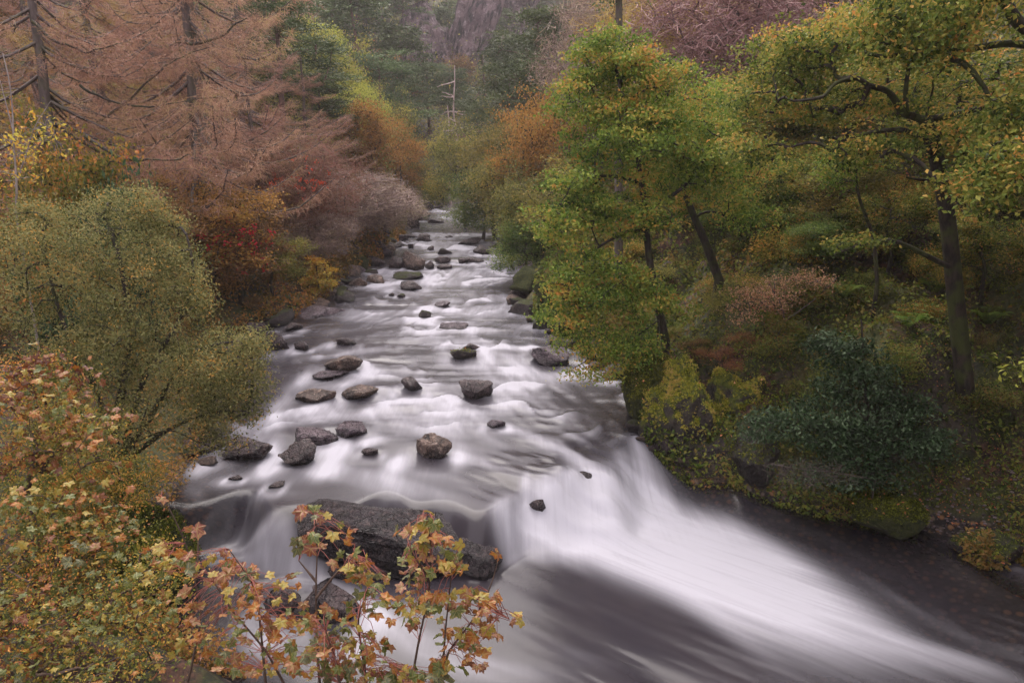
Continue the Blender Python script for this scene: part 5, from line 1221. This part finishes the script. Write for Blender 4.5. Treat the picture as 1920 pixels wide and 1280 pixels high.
# broken stones lining both shores
r = np.random.default_rng(77); SH = [rock_shape(400 + q, ICO3, cuts=22, lo=.36, hi=.78, rough=.1) for q in range(8)]; SHM = [mesh_np('stone', V, F, mat=M['rock_tan'], smooth=True) for V, F in SH]
for (a, b, n, side) in ((23, 60, 62, -1), (19, 52, 40, 1), (66, 88, 14, -1), (14.5, 18, 8, 1), (12.5, 18, 8, -1)):
    for q in range(n):
        y = r.uniform(a, b); e = float(xl(y) if side < 0 else xr(y)); x = e + side * (r.random() ** 1.3 * (2.2 if side < 0 and y > 30 else 1.0) - .25); z = H(x, y); s_ = r.uniform(.14, .42) * (1 + (y - 15) * .016)
        px, py, _ = proj(np.array([x, y, z])); mk = ['rock_tan', 'rock_wet', 'rock_moss', 'rock_purple'][r.integers(0, 4)]; cw = {'rock_tan': 'brown', 'rock_wet': 'dark wet', 'rock_moss': 'mossy', 'rock_purple': 'greyish purple'}[mk]
        o = link('stone', SHM[r.integers(0, 8)], None, (x, y, max(z, float(zw0(x, y))) + s_ * .12), (r.uniform(-.3, .3), r.uniform(-.3, .3), r.uniform(0, 6.28)), (s_ * r.uniform(.8, 1.5), s_, s_ * r.uniform(.5, .85)))
        o.material_slots[0].link = 'OBJECT'; o.material_slots[0].material = M[mk]
        sd3 = 'left' if side < 0 else 'right'; tag(o, unique(f'{cw} broken stone', px, py) or f'{cw} broken stone among others along the {sd3} shore', 'stone', f'{cw} stones along the {sd3} shore')
# gravel beach with red leaves
r = np.random.default_rng(8); V3, F3 = ico(1); VV, FF, vv = [], [], []
Pc = at_water(1790, 1000); n = 900
bx = Pc[0] + r.normal(size=n) * 1.0; by = Pc[1] + .2 + r.normal(size=n) * .7; bz = hterr(bx, by); wz = zw0(np.clip(bx, -12, 10), by)
for q in range(n):
    if bz[q] < wz[q] - .35: continue
    s = r.uniform(.015, .045); VV.append(V3 * np.array([s * r.uniform(.8, 1.5), s, s * .6]) + [bx[q], by[q], bz[q] + s * .3]); FF.append(F3 + len(V3) * (len(VV) - 1)); vv.append(np.full(len(V3), r.random()))
gm = leafmat('gravel', [(.03, .024, .026), (.08, .065, .068), (.15, .12, .125)], transl=0, clump=.1)
tag(link('gravel', mesh_np('gravel', np.concatenate(VV), np.concatenate(FF), np.concatenate(vv), mat=gm)), kind='stuff')
lx_ = Pc[0] + r.normal(size=700) * 1.0; ly_ = Pc[1] + .3 + r.normal(size=700) * .7; lz_ = hterr(lx_, ly_); k = lz_ > zw0(np.clip(lx_, -12, 10), ly_) - .02
V, F = leaves(np.stack([lx_, ly_, lz_ + .03], 1)[k], .055, .9, .7, 0, r); tag(link('fallen_leaves', mesh_np('fallen_leaves', V, F, np.repeat(r.random(k.sum()) * .7, 4), mat=LM['litter'])), kind='stuff')

# ------------------------------------------------------------------ sycamore leaves in the foreground
def sycamore_leaf(seed):
    r = np.random.default_rng(seed)
    right = [(0, 1.0), (7, .84), (13, .84), (20, .70), (27, .60), (36, .74), (44, .80), (51, .97), (60, .84), (69, .78), (76, .66), (84, .56), (97, .66), (110, .74), (124, .58), (146, .42), (166, .26)]
    pts = []
    for a, q in right: pts.append((math.sin(math.radians(a)) * q, math.cos(math.radians(a)) * q))
    out = [(x * r.uniform(.92, 1.08), y * r.uniform(.94, 1.06)) for x, y in pts] + [(0, -.02)] + [(-x * r.uniform(.92, 1.08), y * r.uniform(.94, 1.06)) for x, y in reversed(pts[1:])]
    out = np.array(out); n = len(out); inner = out * .5
    curl, fold = r.uniform(.15, .6), r.uniform(.1, .6)
    def zz(p): return -curl * (p[:, 0] ** 2 + (p[:, 1] - .3) ** 2) + fold * np.abs(p[:, 0]) * .8 + .05 * np.sin(p[:, 0] * 9 + seed) * np.cos(p[:, 1] * 8)
    V = np.concatenate([[[0, 0, 0]], np.c_[inner, zz(inner)], np.c_[out, zz(out)]]); v = np.r_[0, np.full(n, .5), np.full(n, 1)]
    F = []
    for i in range(n):
        j = (i + 1) % n; F += [(0, 1 + i, 1 + j), (1 + i, 1 + n + i, 1 + n + j), (1 + i, 1 + n + j, 1 + j)]
    return V, np.array(F), v
def sycmat(name, cols, spread=.9):
    """flesh colour drifting from the veins to the crisped rim, blotched"""
    m, t = newmat(name); at = nd(t, 'Attribute'); at.attribute_name = 'v'; tc = nd(t, 'TexCoord'); oi = nd(t, 'ObjectInfo')
    off = nd(t, 'VectorMath', operation='ADD'); t.links.new(tc.outputs['Object'], off.inputs[0]); cx = nd(t, 'CombineXYZ')
    for q in range(3): t.links.new(mth(t, 'MULTIPLY', oi.outputs['Random'], 37.0 + q * 13), cx.inputs[q])
    t.links.new(cx.outputs[0], off.inputs[1]); n = noi(t, off.outputs[0], SYC_SCALE[0], 5, .65)
    f = mth(t, 'ADD', mth(t, 'MULTIPLY', at.outputs['Fac'], .38), mth(t, 'MULTIPLY', mth(t, 'SUBTRACT', n, .28), spread), clamp=True)
    k = len(cols); rp = ramp(t, [(q / (k - 1), c) for q, c in enumerate(cols)]); t.links.new(f, rp.inputs[0])
    col = rp.outputs[0]
    if SYC_SCALE[0] < 5:       # veins run from the stalk into each lobe; brown decay spots
        sx = nd(t, 'SeparateXYZ'); t.links.new(tc.outputs['Object'], sx.inputs[0]); dm = None
        for th in (0, 50, -50, 108, -108):
            a_, b_ = math.cos(math.radians(th)), math.sin(math.radians(th))
            q_ = mth(t, 'ABSOLUTE', mth(t, 'SUBTRACT', mth(t, 'MULTIPLY', sx.outputs['X'], a_), mth(t, 'MULTIPLY', sx.outputs['Y'], b_)))
            al = mth(t, 'ADD', mth(t, 'MULTIPLY', sx.outputs['X'], b_), mth(t, 'MULTIPLY', sx.outputs['Y'], a_))
            q_ = mth(t, 'ADD', q_, mth(t, 'MULTIPLY', mth(t, 'LESS_THAN', al, 0.0), 1.0)); dm = q_ if dm is None else mth(t, 'MINIMUM', dm, q_)
        col = mixc(t, mth(t, 'MULTIPLY', ramp_fac(t, dm, .045, .012), .55), col, (.42, .34, .12))
        sp = noi(t, off.outputs[0], 9, 3, .6); col = mixc(t, mth(t, 'MULTIPLY', ramp_fac(t, sp, .60, .68), .75), col, (.07, .03, .02))
    p = nd(t, 'BsdfPrincipled'); p.inputs['Roughness'].default_value = .42; t.links.new(col, p.inputs['Base Color'])
    tr = nd(t, 'BsdfTranslucent'); t.links.new(col, tr.inputs[0]); ms = nd(t, 'MixShader'); ms.inputs[0].default_value = .3
    t.links.new(p.outputs[0], ms.inputs[1]); t.links.new(tr.outputs[0], ms.inputs[2]); o = nd(t, 'OutputMaterial'); t.links.new(ms.outputs[0], o.inputs[0]); return m
SYC_SCALE = [2.2]
SM = [sycmat('sycamore_green', [(0.063, 0.101, 0.026), (0.090, 0.126, 0.034), (0.180, 0.176, 0.038), (0.216, 0.101, 0.034)]),
      sycmat('sycamore_yellow', [(0.162, 0.176, 0.038), (0.342, 0.286, 0.053), (0.378, 0.218, 0.038), (0.252, 0.084, 0.030)]),
      sycmat('sycamore_orange', [(0.288, 0.202, 0.038), (0.378, 0.151, 0.026), (0.306, 0.092, 0.026), (0.135, 0.042, 0.019)]),
      sycmat('sycamore_pink', [(0.180, 0.160, 0.053), (0.270, 0.134, 0.053), (0.288, 0.101, 0.053), (0.144, 0.046, 0.030)]),
      sycmat('sycamore_brown', [(0.198, 0.101, 0.045), (0.234, 0.076, 0.038), (0.144, 0.042, 0.026), (0.072, 0.025, 0.015)]),
      sycmat('sycamore_grey', [(0.081, 0.109, 0.053), (0.108, 0.134, 0.068), (0.162, 0.143, 0.068), (0.198, 0.101, 0.053)])]
SL = [sycamore_leaf(q) for q in range(6)]
SLM = [mesh_np('leaf', V, F, v, mat=SM[0]) for V, F, v in SL]
M['stem_red'] = barkmat('stem_red', (.16, .045, .035), (.30, .09, .07), 0)
M['stem_brown'] = barkmat('stem_brown', (.05, .028, .022), (.11, .07, .05), 0)
def syc_orient(r, tocam):
    nrm = unit(r.normal(size=3) * .75 + np.array([0, 0, .7]) + tocam * .25)
    tipd = r.normal(size=3) + np.array([0, 0, -1.1]); tipd = unit(tipd - nrm * (tipd @ nrm)); s = np.cross(tipd, nrm)
    return Matrix(((s[0], tipd[0], nrm[0]), (s[1], tipd[1], nrm[1]), (s[2], tipd[2], nrm[2]))).to_euler()
def sapling(label, stems, regions, y, seed, mix, root_px, size=.097, cat='sapling'):
    r = np.random.default_rng(seed); rp = pt(*root_px, y); rp = np.array([rp[0], rp[1], H(rp[0], rp[1])])
    root = tag(link('sycamore_sapling', None, loc=tuple(rp)), label, cat, 'sycamore saplings in the foreground')
    nodes = []
    for s_ in stems:
        P, R = PL(s_, y, .014, .004, y + r.normal() * .12, 18)
        P = P - rp
        link('stem', mesh_np('stem', *tube([(np.concatenate([[[0, 0, -.1]], P]) if s_[0][1] > 1230 else P, np.r_[.018, R] if s_[0][1] > 1230 else R)], 6), mat=M['stem_brown'], smooth=True), root)
        nodes.append(P[3:])
    nodes = np.concatenate(nodes); pet = []
    for (cx, cyy, rx, ry, n) in regions:
        for q in range(int(n * (1.2 if n > 20 else 2.3))):
            a = r.uniform(0, 6.28); rr = r.random() ** .5; px, py = cx + math.cos(a) * rx * rr, cyy + math.sin(a) * ry * rr
            P = pt(px, py, y + r.normal() * .22) - rp; i = np.argmin(np.linalg.norm(nodes - P, axis=1)); A = nodes[i]
            mid = (A + P) / 2 + np.array([0, 0, .04]) + r.normal(size=3) * .015; pet.append((np.array([A, mid, P]), np.array([.0035, .0028, .002])))
            k = r.integers(0, 6); o = link('leaf', SLM[k], root, loc=tuple(P)); 
            cd = unit(np.array([0, 0, CZ]) - (P + rp)); o.rotation_euler = syc_orient(r, cd)
            s = size * r.uniform(.40, 1.0); o.scale = (s, s * r.uniform(.85, 1.1), s * r.uniform(.7, 2.2))
            o.material_slots[0].link = 'OBJECT'; o.material_slots[0].material = SM[r.choice(6, p=mix)]
    V, F = tube(pet, 4); tag(link('leaf_stalks', mesh_np('leaf_stalks', V, F, mat=M['stem_red'], smooth=True), root), kind='stuff')
sapling('sycamore sapling with a single tall stem left of the big slab', [[(600, 1290), (594, 1200), (592, 1100), (596, 1010), (590, 965)], [(593, 1120), (625, 1080), (665, 1040)], [(593, 1090), (560, 1050)]],
        [(590, 965, 30, 14, 5), (580, 1020, 30, 22, 7), (640, 1000, 24, 20, 4), (660, 1060, 40, 26, 8), (700, 1085, 34, 16, 6)], 5.4, 1, [.2, .2, .15, .2, .15, .1], (600, 1330))
sapling('sycamore sapling with leaves standing against the middle of the slab', [[(770, 1290), (785, 1200), (803, 1120), (810, 1050), (802, 965)], [(828, 1290), (835, 1180), (843, 1110), (848, 1060)], [(806, 1090), (770, 1030)]],
        [(805, 975, 18, 16, 6), (770, 1010, 34, 22, 7), (830, 1020, 40, 20, 8), (790, 1060, 55, 24, 13), (850, 1060, 24, 20, 5), (760, 1130, 50, 40, 10), (820, 1130, 40, 36, 9)], 5.3, 2, [.22, .25, .18, .2, .05, .1], (790, 1340))
sapling('sycamore sapling with a long stem curving out to the right', [[(810, 1300), (840, 1220), (885, 1165), (912, 1120), (928, 1075), (936, 1040)], [(925, 1140), (955, 1160)]],
        [(930, 1038, 5, 4, 1), (935, 1115, 14, 8, 2), (970, 1160, 16, 8, 2), (880, 1130, 40, 26, 12), (910, 1180, 30, 26, 7), (870, 1200, 50, 26, 9), (900, 1215, 24, 12, 3), (860, 1245, 50, 20, 7)], 5.2, 3, [.2, .25, .2, .2, .1, .05], (800, 1340))
sapling('bushy sycamore sapling right of the lower left bushes', [[(540, 1295), (500, 1220), (440, 1150), (400, 1090)], [(500, 1300), (490, 1190), (480, 1100), (430, 1030)], [(440, 1150), (380, 1060)]],
        [(480, 1090, 90, 30, 22), (380, 1060, 90, 28, 26), (420, 1130, 100, 45, 40), (520, 1150, 80, 50, 30), (400, 1210, 70, 50, 26), (500, 1230, 90, 40, 30), (430, 1035, 6, 8, 1), (325, 935, 3, 3, 0)], 5.6, 4, [.18, .27, .27, .18, .07, .03], (520, 1340))
sapling('low greyish green sycamore sapling at the middle of the bottom edge', [[(690, 1300), (680, 1230), (670, 1160), (690, 1100)], [(640, 1300), (630, 1240), (610, 1180)]],
        [(620, 1160, 60, 30, 14), (660, 1210, 70, 36, 20), (600, 1240, 70, 36, 20), (700, 1260, 70, 26, 18), (690, 1130, 40, 24, 7), (790, 1265, 60, 20, 12)], 5.1, 5, [.28, .15, .12, .2, .05, .2], (670, 1340))
sapling('bare topped sycamore stalk with one bud rising beside the left mossy boulder', [[(350, 1290), (380, 1150), (350, 1020), (325, 965), (305, 932)], [(370, 1080), (372, 1000)]],
        [(304, 932, 4, 4, 1), (366, 995, 8, 6, 2), (300, 1040, 30, 20, 5)], 5.9, 6, [.1, .2, .3, .3, .1, 0], (350, 1340))
# the thicket at the lower left
def thicket(label, regions, y, seed, mix, base_px, size, nparts, cat='bush', small='bush'):
    r = np.random.default_rng(seed); rp = pt(*base_px, y); rp = np.array([rp[0], rp[1], H(rp[0], rp[1])]); root = tag(link('sycamore_bush', None, loc=tuple(rp)), label, cat, None)
    ells = [E(a, b, c, d, yy, .8, n) for a, b, c, d, yy, n in regions]; C = sample_ells(ells, 90, r, .5) - rp
    P0, R0 = trunk_line(1.6, .05, r); T = [(P0, R0)]; B = connect(T, C, r, .007)
    link('stem', mesh_np('stem', *tube(T, 6), mat=M['stem_brown'], smooth=True), root); tag(link('branches', mesh_np('branches', *tube(B, 4), mat=M['stem_brown'], smooth=True), root), kind='stuff')
    n = 640; ci = (len(C) * r.random(n) ** 1.5).astype(int); P = C[ci] + r.normal(size=(n, 3)) * np.array([.17, .15, .10])
    dist = np.linalg.norm(P + rp - np.array([0, 0, CZ]), axis=1); order = np.argsort(dist); drift = fbm((P[:, 0]) * 1.2, P[:, 2] * 1.2, P[:, 1] * 1.2, 3)
    cum = np.cumsum(mix); rest = [[] for _ in SM]
    for rank, i in enumerate(order):
        u = np.clip((drift[i] - .5) * 1.6 + r.random(), 0, .999); mi = int(np.searchsorted(cum, u * cum[-1])); mi = min(mi, 5)
        e = syc_orient(r, unit(np.array([0, 0, CZ]) - (P[i] + rp))); s = size * r.uniform(.55, 1.15)
        if rank < nparts:
            o = link('leaf', SLM[r.integers(0, 6)], root, loc=tuple(P[i])); o.rotation_euler = e; o.scale = (s, s, s * 1.2)
            o.material_slots[0].link = 'OBJECT'; o.material_slots[0].material = SM[mi]
        else:
            V, F, v = SL[r.integers(0, 6)]; V = V @ (np.array(e.to_matrix()) * s).T + P[i]; rest[mi].append((V, F, v))
    me_v, me_f, me_a, me_m, off = [], [], [], [], 0
    for mi, L in enumerate(rest):
        for V, F, v in L: me_v.append(V); me_f.append(F + off); me_a.append(v); me_m.append(np.full(len(F), mi)); off += len(V)
    me = mesh_np('foliage', np.concatenate(me_v), np.concatenate(me_f), np.concatenate(me_a))
    for q in SM2: me.materials.append(q)
    me.polygons.foreach_set('material_index', np.concatenate(me_m).astype(np.int32)); tag(link('foliage', me, root), kind='stuff')
    V, F, v = foliage(C, 75, .20, .036, r); F = np.concatenate([F[:, [0, 1, 2]], F[:, [0, 2, 3]]]); tag(link('small_leaves', mesh_np('small_leaves', V, F, v, mat=LM[small]), root), kind='stuff')
SYC_SCALE[0] = 9.0
SM2 = [sycmat('sycamore_mass_green', [(0.059, 0.082, 0.021), (0.089, 0.109, 0.027), (0.163, 0.156, 0.036), (0.207, 0.102, 0.030)]), sycmat('sycamore_mass_yellow', [(0.104, 0.116, 0.021), (0.200, 0.170, 0.027), (0.237, 0.129, 0.024), (0.133, 0.051, 0.018)]),
       sycmat('sycamore_mass_orange', [(0.252, 0.150, 0.030), (0.311, 0.122, 0.024), (0.266, 0.082, 0.024), (0.133, 0.041, 0.018)]), sycmat('sycamore_mass_pink', [(0.148, 0.095, 0.030), (0.207, 0.082, 0.030), (0.207, 0.061, 0.030), (0.089, 0.031, 0.018)]),
       sycmat('sycamore_mass_brown', [(0.148, 0.075, 0.030), (0.163, 0.054, 0.027), (0.096, 0.031, 0.018), (0.052, 0.020, 0.012)]), sycmat('sycamore_mass_grey', [(0.052, 0.068, 0.030), (0.074, 0.088, 0.042), (0.118, 0.102, 0.048), (0.148, 0.075, 0.036)])]
thicket('pink and orange leaved bush below the willow at the left edge', [(60, 720, 90, 60, 9.2, 3), (140, 800, 90, 60, 8.8, 3), (40, 850, 80, 60, 8.6, 2), (200, 880, 40, 40, 8.8, 1)], 8.9, 1, [.08, .2, .3, .32, .1, 0], (60, 1000), .085, 250, small='bush')
thicket('mixed green and yellow sycamore bush filling the lower left', [(90, 980, 130, 90, 7.6, 4), (190, 1010, 80, 70, 7.8, 2), (170, 930, 50, 40, 8.2, 1), (60, 1120, 100, 80, 7.0, 3)], 7.5, 2, [.30, .30, .2, .12, .06, .02], (90, 1150), .08, 250)
thicket('darker green and orange sycamore bush in the bottom left corner', [(80, 1200, 120, 70, 6.4, 3), (250, 1110, 90, 60, 6.9, 3), (210, 1240, 120, 50, 6.2, 2), (30, 1080, 60, 60, 6.8, 1)], 6.5, 3, [.35, .22, .18, .12, .1, .03], (100, 1300), .07, 250)
# dark rowan-like greens between the bushes and willow base
PASS = special('shrub', 'fine leaved green shrub on the bank between the willow and the mossy boulder', 'shrub', None, (230, 980), 10.5, [PL([(235, 990), (230, 930), (220, 880)], 10.5, .03, .01)],
        [E(240, 900, 60, 50, 10.6, .6), E(170, 900, 70, 60, 10.4, .6), E(100, 920, 80, 60, 10, .6)], 200, 60, .12, .045, 'bush', M['bark_dark'], 48, tip=.004)
# red berries on the two rowans
for (pxc, pyc, rx, ry, y, n, lab_) in [(440, 460, 90, 55, 27.5, 60, 'rust and green rowan hung'), (556, 340, 70, 50, 35.5, 40, 'rosy red rowan')]:
    host = [o for o in COL.objects if o.get('label', '').startswith(lab_)][0]
    r = np.random.default_rng(n); e = [E(pxc, pyc, rx, ry, y, 1.6, 1)]; C = sample_ells(e, n, r, .5); P = (C[:, None] + r.normal(size=(n, 9, 3)) * .07).reshape(-1, 3)
    bpy.context.view_layer.update(); mi = np.array(host.matrix_world.inverted()); P = P @ mi[:3, :3].T + mi[:3, 3]
    Vb, Fb = ico(1); s = np.array([1 / host.scale[0], 1 / host.scale[1], 1 / host.scale[2]]) * .035
    V = (P[:, None] + Vb[None] * s).reshape(-1, 3); F = (Fb[None] + (np.arange(len(P)) * len(Vb))[:, None, None]).reshape(-1, 3)
    tag(link('berries', mesh_np('berries', V, F, np.repeat(r.random(len(P)), len(Vb)), mat=LM['berry']), host), kind='stuff')
# ------------------------------------------------------------------ air of the gorge
def haze_box(x0, x1, y0, y1, z0, z1, dens):
    V = [(x, y, z) for x in (x0, x1) for y in (y0, y1) for z in (z0, z1)]
    F = [(0, 1, 3, 2), (4, 6, 7, 5), (0, 4, 5, 1), (2, 3, 7, 6), (0, 2, 6, 4), (1, 5, 7, 3)]
    me = bpy.data.meshes.new('haze'); me.from_pydata(V, [], F); m, t = newmat('haze')
    p = nd(t, 'VolumePrincipled'); p.inputs['Color'].default_value = (.98, .91, .95, 1); p.inputs['Density'].default_value = dens; p.inputs['Anisotropy'].default_value = .2
    o = nd(t, 'OutputMaterial'); t.links.new(p.outputs[0], o.inputs['Volume']); me.materials.append(m)
    tag(link('haze', me), kind='stuff')
haze_box(-700, 700, -80, 700, -4, 165, .00048)
